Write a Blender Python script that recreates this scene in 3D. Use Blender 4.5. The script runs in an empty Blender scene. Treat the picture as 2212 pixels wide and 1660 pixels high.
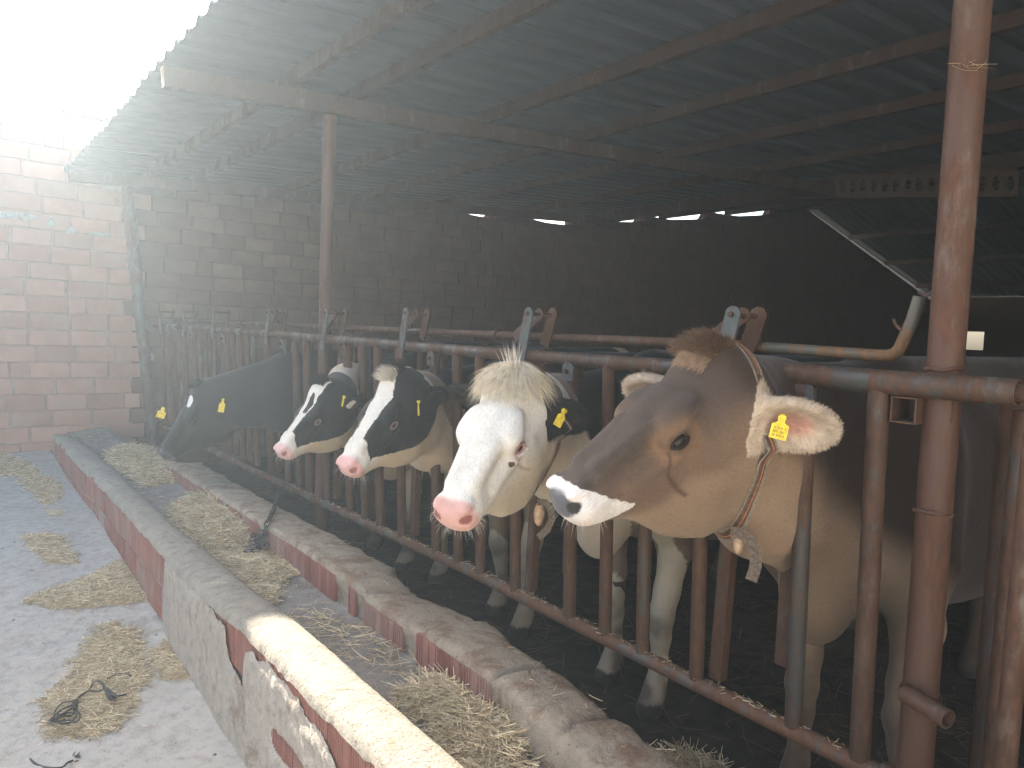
import bpy, bmesh, math, random
import numpy as np
from mathutils import Vector, Matrix
random.seed(7); rng = np.random.default_rng(7)
SC = bpy.context.scene
COL = SC.collection

# ------------------------------------------------------------------ camera
CAM = Vector((0, 0, 1.40))
F0, CX, CY = 1550.0, 1106.0, 830.0
_F = np.array([-1237, 158, -1550.0]); _F /= np.linalg.norm(_F)
_R = np.array([1946, 31, -1550.0]); _R -= _F * (_R @ _F); _R /= np.linalg.norm(_R)
_U = np.cross(_R, _F)
ROT = np.stack([_R, _F, _U], 1)
cd = bpy.data.cameras.new('camera'); cam = bpy.data.objects.new('camera', cd); COL.objects.link(cam)
m4 = Matrix(ROT.T.tolist()).to_4x4(); m4.translation = CAM
cam.matrix_world = m4
cd.sensor_width = 36; cd.lens = F0 / 2212 * 36; cd.clip_start = 0.05; cd.clip_end = 500
SC.camera = cam
# ------------------------------------------------------------------ sky, sun, exposure
SUN_EL, SUN_AZ = math.radians(27.2), math.radians(-0.7)      # azimuth from +Y towards +X
w = bpy.data.worlds.new('World'); SC.world = w; w.use_nodes = True
wn = w.node_tree; wn.nodes.clear()
sky = wn.nodes.new('ShaderNodeTexSky'); sky.sky_type = 'NISHITA'; sky.sun_disc = False
sky.sun_elevation = SUN_EL; sky.sun_rotation = SUN_AZ; sky.dust_density = 5.0; sky.ozone_density = 0.6; sky.altitude = 300
bg = wn.nodes.new('ShaderNodeBackground'); bg.inputs['Strength'].default_value = 0.115
wo = wn.nodes.new('ShaderNodeOutputWorld')
wn.links.new(sky.outputs[0], bg.inputs[0]); wn.links.new(bg.outputs[0], wo.inputs[0])
sd = bpy.data.lights.new('sun', 'SUN'); sun = bpy.data.objects.new('sun', sd); COL.objects.link(sun)
sd.energy = 5.0; sd.angle = math.radians(0.5); sd.color = (1.0, 0.90, 0.76)
sdir = Vector((math.sin(SUN_AZ) * math.cos(SUN_EL), math.cos(SUN_AZ) * math.cos(SUN_EL), math.sin(SUN_EL)))
sun.rotation_euler = sdir.to_track_quat('Z', 'Y').to_euler(); sun.location = sdir * 20
SC.view_settings.view_transform = 'Standard'; SC.view_settings.look = 'None'
SC.view_settings.exposure = 2.6; SC.view_settings.gamma = 1.0; SC.view_settings.use_curve_mapping = False
SC.render.engine = 'CYCLES'
SC.cycles.use_denoising = True
SC.cycles.max_bounces = 8; SC.cycles.diffuse_bounces = 4; SC.cycles.volume_bounces = 1
SC.cycles.volume_step_rate = 4.0; SC.cycles.volume_max_steps = 64
SC.cycles.sample_clamp_indirect = 6.0
HAZE_DENSITY, HAZE_ANISO = 0.0088, 0.58

# ------------------------------------------------------------------ helpers
def at(px, py, x=None, y=None, z=None):
    d = ROT.T @ np.array([px - CX, -(py - CY), -F0])
    c = np.array(CAM)
    t = (x - c[0]) / d[0] if x is not None else (y - c[1]) / d[1] if y is not None else (z - c[2]) / d[2]
    return Vector(c + t * d)

def tag(o, label=None, cat=None, group=None, kind=None):
    if label: o['label'] = label
    if cat: o['category'] = cat
    if group: o['group'] = group
    if kind: o['kind'] = kind
    return o

def empty(name, loc=(0, 0, 0), parent=None):
    o = bpy.data.objects.new(name, None); COL.objects.link(o); o.empty_display_size = 0.1
    o['_w'] = [float(v) for v in loc]
    link_parent(o, parent, loc); return o

def link_parent(o, parent, wloc):
    wloc = Vector(wloc)
    if parent is not None:
        pw = Vector(parent['_w']); o.parent = parent; o.location = wloc - pw
    else: o.location = wloc
    o['_w'] = [float(v) for v in wloc]

def link_mesh(name, me, parent=None, loc=(0, 0, 0)):
    o = bpy.data.objects.new(name, me); COL.objects.link(o)
    link_parent(o, parent, loc); return o

class MB:
    def __init__(s): s.v = []; s.f = []
    def add(s, vs, fs):
        n = len(s.v); s.v += [tuple(v) for v in vs]; s.f += [tuple(i + n for i in f) for f in fs]; return s
    def box(s, c, d, rot=None, jit=0):
        vs = []
        for sx in (-.5, .5):
            for sy in (-.5, .5):
                for sz in (-.5, .5):
                    p = Vector((sx * d[0], sy * d[1], sz * d[2]))
                    if jit: p += Vector((random.uniform(-jit, jit), random.uniform(-jit, jit), random.uniform(-jit, jit)))
                    if rot is not None: p = rot @ p
                    vs.append(p + Vector(c))
        return s.add(vs, [(0, 1, 3, 2), (4, 6, 7, 5), (0, 4, 5, 1), (2, 3, 7, 6), (0, 2, 6, 4), (1, 5, 7, 3)])
    def bar(s, p0, p1, w_, t_, nrm):
        """flat bar from p0 to p1, width w_, thickness t_ along nrm"""
        p0, p1 = Vector(p0), Vector(p1); z = (p1 - p0); L = z.length; z.normalize()
        n = Vector(nrm); n = (n - z * n.dot(z)).normalized(); xx = z.cross(n)
        R = Matrix((xx, n, z)).transposed()
        return s.box((p0 + p1) / 2, (w_, t_, L), R)
    def tube(s, pts, r, seg=12, cap=True, hollow=0, closed=False):
        pts = [Vector(p) for p in pts]; n = len(pts)
        rs = r if isinstance(r, (list, tuple)) else [r] * n
        vs, fs = [], []; up = None
        for i, p in enumerate(pts):
            if closed: t = (pts[(i + 1) % n] - pts[i - 1]).normalized()
            else: t = (pts[min(i + 1, n - 1)] - pts[max(i - 1, 0)]).normalized()
            if up is None: up = t.orthogonal().normalized()
            up = (up - t * up.dot(t)).normalized(); b = t.cross(up)
            for k in range(seg):
                a = 2 * math.pi * k / seg
                vs.append(p + (up * math.cos(a) + b * math.sin(a)) * rs[i])
        for i in range(n if closed else n - 1):
            j = (i + 1) % n
            for k in range(seg):
                k2 = (k + 1) % seg
                fs.append((i * seg + k, i * seg + k2, j * seg + k2, j * seg + k))
        if not closed and cap:
            for i, e in ((0, 0), (n - 1, 1)):
                if hollow:
                    t = (pts[1] - pts[0]).normalized() if i == 0 else (pts[-2] - pts[-1]).normalized()
                    b0 = len(vs); ctr = pts[i]
                    for k in range(seg): vs.append(ctr + (Vector(vs[i * seg + k]) - ctr) * hollow)
                    b1 = len(vs)
                    for k in range(seg): vs.append(Vector(vs[b0 + k]) + t * rs[i] * 3)
                    for k in range(seg):
                        k2 = (k + 1) % seg
                        fs.append((i * seg + k, i * seg + k2, b0 + k2, b0 + k)); fs.append((b0 + k, b0 + k2, b1 + k2, b1 + k))
                    fs.append(tuple(b1 + k for k in range(seg)))
                else:
                    q = [i * seg + k for k in range(seg)]
                    fs.append(tuple(q if e else q[::-1]))
        return s.add(vs, fs)
    def grid(s, P):
        """P: 2D list of points"""
        n, m = len(P), len(P[0])
        vs = [p for row in P for p in row]
        fs = [(i * m + j, i * m + j + 1, (i + 1) * m + j + 1, (i + 1) * m + j) for i in range(n - 1) for j in range(m - 1)]
        return s.add(vs, fs)
    def build(s, name, mat, parent=None, origin=None, smooth=False, angle=None):
        me = bpy.data.meshes.new(name)
        V = np.array(s.v, dtype=np.float64)
        if origin is None:
            origin = ((V[:, 0].min() + V[:, 0].max()) / 2, (V[:, 1].min() + V[:, 1].max()) / 2, V[:, 2].min())
        V = V - np.array(origin)
        me.from_pydata(V.tolist(), [], s.f); me.update()
        bm = bmesh.new(); bm.from_mesh(me); bmesh.ops.recalc_face_normals(bm, faces=bm.faces); bm.to_mesh(me); bm.free()
        if mat: me.materials.append(mat)
        if smooth or angle:
            me.polygons.foreach_set('use_smooth', [True] * len(me.polygons))
            if angle: me.set_sharp_from_angle(angle=math.radians(angle))
        return link_mesh(name, me, parent, origin)

def fast_mesh(name, V, Fq, mat, smooth=False):
    me = bpy.data.meshes.new(name)
    V = np.asarray(V, np.float32); Fq = np.asarray(Fq, np.int32); k = Fq.shape[1]
    me.vertices.add(len(V)); me.vertices.foreach_set('co', V.ravel())
    me.loops.add(Fq.size); me.loops.foreach_set('vertex_index', Fq.ravel())
    me.polygons.add(len(Fq)); me.polygons.foreach_set('loop_start', np.arange(0, Fq.size, k, dtype=np.int32))
    me.update(calc_edges=True)
    if smooth: me.polygons.foreach_set('use_smooth', np.ones(len(Fq), bool))
    if mat: me.materials.append(mat)
    return me

def vnoise(P, scale, seed=0):
    """cheap smooth value noise on Nx3 points, -1..1"""
    r = np.random.default_rng(seed); T = r.uniform(-1, 1, 4096)
    Q = np.asarray(P, float) * scale + 100.0; I = np.floor(Q).astype(int); f = Q - I; f = f * f * (3 - 2 * f)
    def h(i, j, k): return T[(i * 73856093 ^ j * 19349663 ^ k * 83492791) & 4095]
    out = 0
    for a in (0, 1):
        for b in (0, 1):
            for c in (0, 1):
                wgt = (f[:, 0] if a else 1 - f[:, 0]) * (f[:, 1] if b else 1 - f[:, 1]) * (f[:, 2] if c else 1 - f[:, 2])
                out = out + wgt * h(I[:, 0] + a, I[:, 1] + b, I[:, 2] + c)
    return out
def fbm(P, scale, seed=0, octv=3):
    return sum(vnoise(P, scale * 2 ** i, seed + i) * .5 ** i for i in range(octv)) / 1.75

# ------------------------------------------------------------------ materials
class NT:
    def __init__(s, name):
        s.m = bpy.data.materials.new(name); s.m.use_nodes = True; s.t = s.m.node_tree; s.t.nodes.clear()
        s.out = s.t.nodes.new('ShaderNodeOutputMaterial'); s.b = s.t.nodes.new('ShaderNodeBsdfPrincipled')
        s.t.links.new(s.b.outputs[0], s.out.inputs[0])
        s.pos = s.n('ShaderNodeNewGeometry').outputs['Position']
    def n(s, t, **k):
        x = s.t.nodes.new(t)
        for a, b in k.items(): setattr(x, a, b)
        return x
    def l(s, a, b): s.t.links.new(a, b)
    def vec(s, scale, src=None, offset=None):
        mp = s.n('ShaderNodeMapping'); s.l(src or s.pos, mp.inputs[0]); mp.inputs['Scale'].default_value = scale
        if offset is not None: s.l(offset, mp.inputs['Location'])
        return mp.outputs[0]
    def noise(s, scale, detail=4, rough=.55, vec=None, dist=0):
        x = s.n('ShaderNodeTexNoise'); x.inputs['Scale'].default_value = scale; x.inputs['Detail'].default_value = detail
        x.inputs['Roughness'].default_value = rough; x.inputs['Distortion'].default_value = dist
        s.l(vec or s.pos, x.inputs['Vector']); return x.outputs['Fac']
    def ramp(s, fac, stops, interp='LINEAR'):
        r = s.n('ShaderNodeValToRGB'); r.color_ramp.interpolation = interp; e = r.color_ramp.elements
        while len(e) < len(stops): e.new(0.5)
        for i, (p, c) in enumerate(stops):
            e[i].position = p; e[i].color = (*c, 1) if len(c) == 3 else c
        s.l(fac, r.inputs[0]); return r.outputs[0]
    def mask(s, fac, a, b):
        m = s.n('ShaderNodeMapRange'); m.interpolation_type = 'SMOOTHSTEP'
        m.inputs[1].default_value = a; m.inputs[2].default_value = b; s.l(fac, m.inputs[0]); return m.outputs[0]
    def mix(s, f, a, b, mode='MIX'):
        x = s.n('ShaderNodeMix', data_type='RGBA', blend_type=mode)
        if isinstance(f, float): x.inputs[0].default_value = f
        else: s.l(f, x.inputs[0])
        for v, i in ((a, 6), (b, 7)):
            if isinstance(v, tuple): x.inputs[i].default_value = (*v, 1)
            else: s.l(v, x.inputs[i])
        return x.outputs[2]
    def math(s, op, a, b=None):
        x = s.n('ShaderNodeMath', operation=op)
        for v, i in ((a, 0), (b, 1)):
            if v is None: continue
            if isinstance(v, (int, float)): x.inputs[i].default_value = v
            else: s.l(v, x.inputs[i])
        return x.outputs[0]
    def bump(s, h, strength=.5, dist=.01, prev=None):
        b = s.n('ShaderNodeBump'); b.inputs['Strength'].default_value = strength; b.inputs['Distance'].default_value = dist
        s.l(h, b.inputs['Height'])
        if prev: s.l(prev, b.inputs['Normal'])
        return b.outputs[0]
    def done(s, col=None, rough=.8, normal=None, metal=None, spec=None):
        if col is not None:
            if isinstance(col, tuple): s.b.inputs['Base Color'].default_value = (*col, 1)
            else: s.l(col, s.b.inputs['Base Color'])
        if isinstance(rough, (int, float)): s.b.inputs['Roughness'].default_value = rough
        else: s.l(rough, s.b.inputs['Roughness'])
        if normal: s.l(normal, s.b.inputs['Normal'])
        if metal is not None: s.b.inputs['Metallic'].default_value = metal
        if spec is not None: s.b.inputs['Specular IOR Level'].default_value = spec
        return s.m

def mat_concrete(name, c1, c2, dirt, dirt_amt=.55, bscale=60, bstr=.5, grit=True, damt=.75):
    t = NT(name)
    a = t.noise(3.2, 8, .62); b = t.noise(22, 6, .65); g = t.noise(160, 3, .6)
    col = t.ramp(a, [(.3, c1), (.7, c2)])
    col = t.mix(t.mask(b, .42, .75), col, tuple(v * .8 for v in c1))
    d = t.noise(6.5, 8, .7, dist=.6)
    col = t.mix(t.math('MULTIPLY', t.mask(d, dirt_amt, dirt_amt + .16), damt), col, dirt)
    sp = t.n('ShaderNodeTexVoronoi'); sp.inputs['Scale'].default_value = 55; t.l(t.pos, sp.inputs['Vector'])
    spk = t.math('MULTIPLY', t.math('SUBTRACT', 1.0, t.mask(sp.outputs['Distance'], .07, .2)), t.mask(b, .45, .6))
    col = t.mix(t.math('MULTIPLY', spk, .8 if grit else .3), col, tuple(v * .35 for v in dirt))
    pit = t.n('ShaderNodeTexVoronoi'); pit.inputs['Scale'].default_value = 95; t.l(t.pos, pit.inputs['Vector']); n = t.bump(t.mask(pit.outputs['Distance'], .08, .3), bstr * .45, .006); n = t.bump(g, bstr * .6, .004, n); n = t.bump(t.noise(bscale, 6, .7), bstr, .008, n); n = t.bump(a, .5, .03, n)
    return t.done(col, .9, n, spec=.25)

M = {}
M['alley'] = mat_concrete('alley_concrete', (.39, .36, .31), (.45, .42, .37), (.24, .185, .135), .50, damt=.38)
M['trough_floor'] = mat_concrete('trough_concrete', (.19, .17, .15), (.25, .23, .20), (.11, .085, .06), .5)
M['cap'] = mat_concrete('cement_cap', (.32, .285, .235), (.42, .38, .31), (.20, .155, .10), .58, 90, 1.6)
M['cap_inner'] = mat_concrete('inner_cement', (.30, .245, .18), (.40, .33, .25), (.18, .105, .065), .46, 70, 1.2)
M['plaster'] = mat_concrete('wall_plaster', (.42, .41, .39), (.55, .54, .52), (.28, .22, .17), .56, 45, .6)
M['rough_plaster'] = mat_concrete('rough_plaster', (.37, .32, .26), (.46, .405, .34), (.22, .16, .11), .52, 35, 1.6)
M['mortar_dark'] = mat_concrete('dark_mortar', (.095, .070, .052), (.125, .092, .07), (.07, .06, .05), .55, 60, .8)  # darker mortar colour for the wall inside the shed and the holed beam
M['mortar'] = mat_concrete('mortar', (.27, .21, .175), (.33, .27, .23), (.2, .17, .14), .55, 60, .8)
M['white_mortar'] = mat_concrete('white_mortar', (.24, .225, .205), (.34, .32, .295), (.14, .13, .12), .5, 30, 1.4)

def mat_brick(name, base, dusty, dirt=.45, ribs=0.0):
    t = NT(name)
    oi = t.n('ShaderNodeObjectInfo'); rnd = oi.outputs['Random']
    off = t.n('ShaderNodeCombineXYZ'); t.l(t.math('MULTIPLY', rnd, 31.0), off.inputs[0]); t.l(t.math('MULTIPLY', rnd, 17.0), off.inputs[2])
    v = t.vec((1, 1, 1), offset=off.outputs[0])
    a = t.noise(5, 6, .6, v); b = t.noise(35, 5, .6, v)
    col = t.mix(t.mask(a, .25, .75), base, tuple(min(1, c * 1.25) for c in base))
    hv = t.n('ShaderNodeHueSaturation'); t.l(col, hv.inputs['Color'])
    t.l(t.math('ADD', t.math('MULTIPLY', rnd, .30), .85), hv.inputs['Value'])
    col = t.mix(t.math('MULTIPLY', t.mask(t.noise(2.3, 7, .7, v), dirt, dirt + .3), .7), hv.outputs[0], dusty)
    col = t.mix(t.math('MULTIPLY', t.mask(b, .6, .8), .4), col, tuple(c * .6 for c in base))
    n = t.bump(t.noise(120, 3, .6, v), .4, .003)
    # fine extrusion grooves
    wv = t.n('ShaderNodeTexWave', wave_type='BANDS', bands_direction='X'); wv.inputs['Scale'].default_value = 38
    sx = t.n('ShaderNodeSeparateXYZ'); t.l(t.pos, sx.inputs[0]); cb = t.n('ShaderNodeCombineXYZ')
    t.l(t.math('ADD', sx.outputs[0], sx.outputs[1]), cb.inputs[0]); t.l(cb.outputs[0], wv.inputs['Vector'])
    n = t.bump(wv.outputs['Fac'], .25 + ribs, .003, n)
    return t.done(col, .88, n, spec=.2)
M['brick'] = mat_brick('clay_brick', (.29, .165, .125), (.30, .23, .19), .42)
M['brick_red'] = mat_brick('red_ribbed_brick', (.20, .080, .060), (.28, .20, .165), .40)
M['brick_dark'] = mat_brick('dark_brick', (.135, .088, .062), (.115, .085, .065), .40)  # darker brick colour for the walls inside the shed

def mat_pipe(name, paint, rust, amt, rough=.55):
    t = NT(name)
    oi = t.n('ShaderNodeObjectInfo'); off = t.n('ShaderNodeCombineXYZ')
    t.l(t.math('MULTIPLY', oi.outputs['Random'], 23.0), off.inputs[0]); t.l(t.math('MULTIPLY', oi.outputs['Random'], 9.0), off.inputs[1])
    v = t.vec((1, 1, .35), offset=off.outputs[0])
    a = t.noise(7, 9, .7, v); b = t.noise(60, 5, .65, v)
    r2 = t.mix(t.mask(b, .35, .7), rust, tuple(c * 1.6 for c in rust))
    f = t.mask(t.math('ADD', t.math('ADD', a, t.math('MULTIPLY', t.math('SUBTRACT', b, .5), .35)), t.math('MULTIPLY', t.math('SUBTRACT', oi.outputs['Random'], .5), .12)), amt - .02, amt + .09)
    col = t.mix(f, paint, r2)
    col = t.mix(t.math('MULTIPLY', t.mask(t.noise(11, 6, .7, v), .55, .75), .5), col, (.20, .17, .14))
    n = t.bump(b, .35, .002); n = t.bump(f, .3, .001, n)
    return t.done(col, t.math('ADD', t.math('MULTIPLY', f, .3), rough - .1), n, spec=.4)
M['pipe'] = mat_pipe('painted_pipe', (.044, .044, .040), (.048, .023, .012), .40)
M['pipe_rust'] = mat_pipe('rusty_pipe', (.048, .043, .036), (.052, .024, .012), .34)
M['pipe_low'] = mat_pipe('worn_rail', (.066, .064, .058), (.078, .036, .018), .40)
M['post'] = mat_pipe('primer_post', (.076, .036, .022), (.064, .029, .016), .5, .7)
M['steel'] = mat_pipe('blue_steel_plate', (.070, .078, .076), (.058, .033, .026), .47)
M['rod'] = mat_pipe('ochre_rod', (.085, .080, .062), (.11, .058, .026), .46)
M['girder'] = mat_pipe('purlin_steel', (.046, .031, .024), (.048, .027, .018), .5, .7)

def simple(name, col, rough=.7, scale=30, var=.35, bump=.3, spec=.4, metal=0):
    t = NT(name); a = t.noise(scale, 5, .6)
    c = t.mix(t.mask(a, .3, .7), tuple(v * (1 - var) for v in col), tuple(min(1, v * (1 + var)) for v in col))
    return t.done(c, rough, t.bump(a, bump, .003), metal, spec)
M['sheet'] = simple('galvanised_sheet', (.070, .088, .108), .6, 1.2, .18, .03, .3, 0)
M['dark_plastic'] = simple('dark_twine', (.02, .02, .022), .6)
M['chain'] = simple('dark_chain', (.035, .03, .03), .5, 60, .4)
M['leather'] = simple('collar_webbing', (.10, .065, .045), .8, 90)
M['collar_pale'] = simple('collar_edge', (.22, .18, .14), .85, 200)
M['collar_orange'] = simple('collar_orange_stitch', (.50, .17, .05), .8, 200)
M['strap'] = simple('grey_strap_end', (.11, .082, .06), .9, 150, .4, .6)
M['tag'] = simple('yellow_tag', (.75, .55, .04), .5, 80, .2, .1)
M['tag_print'] = simple('tag_print', (.16, .12, .03), .6, 80, .2, .1)
M['clod'] = simple('dry_clod', (.13, .09, .06), .9, 200, .4)
M['lid_brown'] = None
M['hoof'] = simple('hoof', (.05, .04, .035), .6)

def mat_straw(name, a, b):
    t = NT(name); at_ = t.n('ShaderNodeAttribute', attribute_name='tone')
    c = t.mix(at_.outputs['Fac'], a, b)
    c = t.mix(t.math('MULTIPLY', t.mask(t.noise(30, 3), .55, .7), .35), c, (.16, .10, .05))
    return t.done(c, .65, None, spec=.35)
M['straw'] = mat_straw('straw', (.27, .185, .09), (.78, .64, .40))
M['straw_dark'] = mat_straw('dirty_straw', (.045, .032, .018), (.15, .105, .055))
M['chaff'] = simple('chaff_bed', (.27, .185, .09), .9, 120, .55, .8)
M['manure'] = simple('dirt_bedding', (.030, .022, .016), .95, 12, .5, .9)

def mat_coat(name):
    t = NT(name)
    base = t.n('ShaderNodeAttribute', attribute_name='base').outputs['Color']
    pc = t.n('ShaderNodeAttribute', attribute_name='patchcol').outputs['Color']
    pf = t.n('ShaderNodeAttribute', attribute_name='patch').outputs['Fac']
    wet = t.n('ShaderNodeAttribute', attribute_name='wet').outputs['Fac']
    hl = t.n('ShaderNodeAttribute', attribute_name='hl').outputs['Vector']
    jag = t.math('MULTIPLY', t.math('SUBTRACT', t.noise(38, 4, .65, hl), .5), .026)
    jag2 = t.math('MULTIPLY', t.math('SUBTRACT', t.noise(200, 2, .5, t.vec((.5, 1, 1), hl)), .5), .008)
    f = t.mask(t.math('ADD', pf, t.math('ADD', jag, jag2)), -.0022, .0022)
    col = t.mix(f, base, pc)
    fur = t.noise(420, 3, .6, t.vec((.14, 1, 1), hl)); big = t.noise(14, 5, .6, hl)
    dry = t.math('SUBTRACT', 1.0, wet)
    col = t.mix(t.math('MULTIPLY', t.math('MULTIPLY', t.mask(fur, .35, .72), .45), dry), col, t.mix(1.0, col, (.45, .42, .40), 'MULTIPLY'))
    col = t.mix(t.math('MULTIPLY', t.mask(big, .45, .8), .22), col, t.mix(1.0, col, (.62, .55, .48), 'MULTIPLY'))
    n = t.bump(fur, .8, .002); n = t.bump(t.noise(60, 4, .6, t.vec((.5, 1, 1), hl)), .3, .004, n); n = t.bump(big, .35, .012, n)
    r = t.math('SUBTRACT', .78, t.math('MULTIPLY', wet, .48))
    m = t.done(col, r, n, spec=.3)
    t.b.inputs['Sheen Weight'].default_value = .12; t.b.inputs['Sheen Roughness'].default_value = .4
    return m
M['coat'] = mat_coat('coat')
def mat_plain(name, col, rough, spec=.5, coat=0):
    t = NT(name); m = t.done(col, rough, None, spec=spec); t.b.inputs['Coat Weight'].default_value = coat; t.b.inputs['Coat Roughness'].default_value = .03
    return m
M['eye_dark'] = mat_plain('dark_eye', (.012, .009, .008), .12, .4, .3)
M['eye_iris'] = mat_plain('iris', (.05, .035, .03), .1, .5, 1)
M['eye_white'] = mat_plain('sclera', (.22, .13, .12), .2, .5, 1)
M['lid_dark'] = mat_plain('dark_eyelid', (.020, .013, .010), .7, .1)
M['lid_brown'] = mat_plain('brown_eyelid', (.16, .10, .085), .5)
M['lid_pink'] = mat_plain('pink_eyelid', (.42, .22, .18), .6)
M['lash'] = mat_plain('pale_lash', (.75, .72, .66), .6)
M['hair_cream'] = simple('cream_hair', (.62, .52, .36), .6, 60, .25, 0)
M['hair_brown'] = simple('brown_hair', (.19, .115, .07), .65, 60, .3, 0)
M['hair_tan'] = simple('tan_hair', (.42, .29, .19), .65, 60, .25, 0)
M['hair_white'] = simple('white_hair', (.72, .67, .58), .6, 60, .15, 0)
M['hair_black'] = simple('black_hair', (.012, .012, .013), .5, 60, .3, 0)

# ------------------------------------------------------------------ ground
def sheet(name, x0, x1, y0, y1, nx, ny, zf, mat, label_kind='structure'):
    xs = np.linspace(x0, x1, nx); ys = np.linspace(y0, y1, ny)
    X, Y = np.meshgrid(xs, ys, indexing='ij'); P = np.stack([X.ravel(), Y.ravel(), np.zeros(X.size)], 1)
    P[:, 2] = zf(P)
    I = np.arange(nx * ny).reshape(nx, ny)
    Fq = np.stack([I[:-1, :-1].ravel(), I[1:, :-1].ravel(), I[1:, 1:].ravel(), I[:-1, 1:].ravel()], 1)
    o = link_mesh(name, fast_mesh(name, P, Fq, mat, True)); o['kind'] = label_kind; return o
def alley_z(P):
    y = P[:, 1]
    z = np.interp(y, [-20, 0, 2.3, 3.6, 5.45, 7.7, 9], [-.13, -.12, -.077, -.01, .085, .125, .13])
    z = z + .007 * fbm(P, 1.3, 3) + .003 * fbm(P, 9, 5)
    # slab joint across the alley
    d = np.abs((P[:, 1] - 3.55) - .10 * (P[:, 0] - .1) - .03 * fbm(P, 3, 8))
    return z - .02 * np.exp(-(d / .03) ** 2)
near = sheet('alley_ground', -2.6, .80, .6, 7.96, 180, 360, alley_z, M['alley'])
sheet('yard_ground', -14, 24, -14, 13, 60, 60, lambda P: -.17 + .01 * fbm(P, .5, 4), M['alley'])
sheet('outer_alley_ground', -14, .80, -14, .6, 60, 60, lambda P: alley_z(P) , M['alley'])
sheet('side_alley_ground', -14, -2.6, .6, 7.96, 40, 40, lambda P: alley_z(P), M['alley'])
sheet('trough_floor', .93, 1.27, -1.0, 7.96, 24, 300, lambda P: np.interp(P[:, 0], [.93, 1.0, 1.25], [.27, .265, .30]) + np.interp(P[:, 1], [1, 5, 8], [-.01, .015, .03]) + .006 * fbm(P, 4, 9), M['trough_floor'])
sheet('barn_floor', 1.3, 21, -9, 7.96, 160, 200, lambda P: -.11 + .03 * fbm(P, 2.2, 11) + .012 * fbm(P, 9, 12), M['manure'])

# ------------------------------------------------------------------ bricks
def brick_mesh(name, L, D, H, mat, jit=.002, ribs=0):
    """length along X, depth along Y, height along Z; front face at -Y"""
    mb = MB()
    if not ribs:
        b = .004
        pts = []
        for (yy, i) in ((-D / 2, b), (-D / 2 + b, 0), (D / 2, 0)):
            for (sx, sz) in ((-1, -1), (1, -1), (1, 1), (-1, 1)):
                pts.append(Vector((sx * (L / 2 - i) + random.uniform(-jit, jit), yy, sz * (H / 2 - i) + random.uniform(-jit, jit))))
        fs = [(0, 1, 2, 3)]
        for r in (0, 4):
            for k in range(4): fs.append((r + k, r + 4 + k, r + 4 + (k + 1) % 4, r + (k + 1) % 4))
        fs.append((11, 10, 9, 8)); mb.add(pts, fs)
    else:
        # real vertical grooves: profile in x/y extruded in z
        prof = []; n = ribs
        flat = {n // 3, n // 3 + 1, 2 * n // 3, 2 * n // 3 + 1}
        for k in range(n):
            x0 = -L / 2 + L * k / n; x1 = -L / 2 + L * (k + 1) / n
            g = 0 if k in flat else .003
            prof += [(x0 + (x1 - x0) * .05, -D / 2), (x0 + (x1 - x0) * .55, -D / 2), (x0 + (x1 - x0) * .6, -D / 2 + g), (x0 + (x1 - x0) * .98, -D / 2 + g)]
        lo = [Vector((p[0], p[1], -H / 2)) for p in prof]; hi = [Vector((p[0], p[1], H / 2)) for p in prof]
        m = len(prof)
        vs = lo + hi + [Vector((-L / 2, D / 2, -H / 2)), Vector((L / 2, D / 2, -H / 2)), Vector((-L / 2, D / 2, H / 2)), Vector((L / 2, D / 2, H / 2))]
        fs = [(k, k + 1, m + k + 1, m + k) for k in range(m - 1)]
        fs += [(0, m, 2 * m + 2, 2 * m), (m - 1, 2 * m + 1, 2 * m + 3, 2 * m - 1), tuple(range(m, 2 * m)) + (2 * m + 3, 2 * m + 2), (2 * m, 2 * m + 2, 2 * m + 3, 2 * m + 1)]
        mb.add(vs, fs)
    o = mb.build(name, mat, None, (0, 0, 0)); me = o.data; bpy.data.objects.remove(o); return me

# ------------------------------------------------------------------ end wall
WY = 7.97
ROOF_E = (.93, 2.72)                      # eave x,z (underside)
def roof_z(x):
    if x <= 7.5: return 2.72 + (x - .93) * .068
    if x <= 14.0: return 3.167 + (x - 7.5) * .168
    return 4.259 - (x - 14.0) * .222
wall_top_pts = [(-14, 3.32), (.2, 3.31), (.86, 3.26), (1.2, 3.2), (1.45, 2.76), (2.1, 2.79), (3.6, 2.89), (4.95, 2.985), (5.85, 2.96), (5.95, 3.05), (6.4, 3.06), (6.9, 3.03), (7.45, 3.05), (7.7, 3.15), (8.9, 3.29), (9.0, 3.41), (9.7, 3.43), (10.6, 3.56), (10.7, 3.69), (11.6, 3.74), (12.6, 3.9), (12.7, 4.03), (14.0, 4.2), (14.15, 4.13), (21, 2.55)]
def wall_top(x): return float(np.interp(x, [p[0] for p in wall_top_pts], [p[1] for p in wall_top_pts]))
brick_wall = empty('brick_wall', (1.0, WY, 0))
tag(brick_wall, 'high wall of hollow clay bricks closing the far end of the alley and shed', 'wall')
mb = MB()
xs = sorted(set([p[0] for p in wall_top_pts] + list(np.arange(-14, 21.01, .5))))
fr = [[Vector((x, WY + .012, -.3)), Vector((x, WY + .012, wall_top(x) - .004))] for x in xs]
bk = [[Vector((x, WY + .19, wall_top(x) - .004)), Vector((x, WY + .19, -.3))] for x in xs]
k0 = max(i for i, x in enumerate(xs) if x <= 1.5)
rows_ = [a + b for a, b in zip(fr, bk)]
mb.grid(rows_[:k0 + 1]); mb.build('mortar_core', M['mortar'], brick_wall)
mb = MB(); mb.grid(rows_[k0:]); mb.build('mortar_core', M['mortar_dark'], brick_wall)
BL, BH = .325, .152
variants = [brick_mesh('brick', BL - .018, .10, BH - .012, M['brick'], .003) for _ in range(5)]
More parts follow.
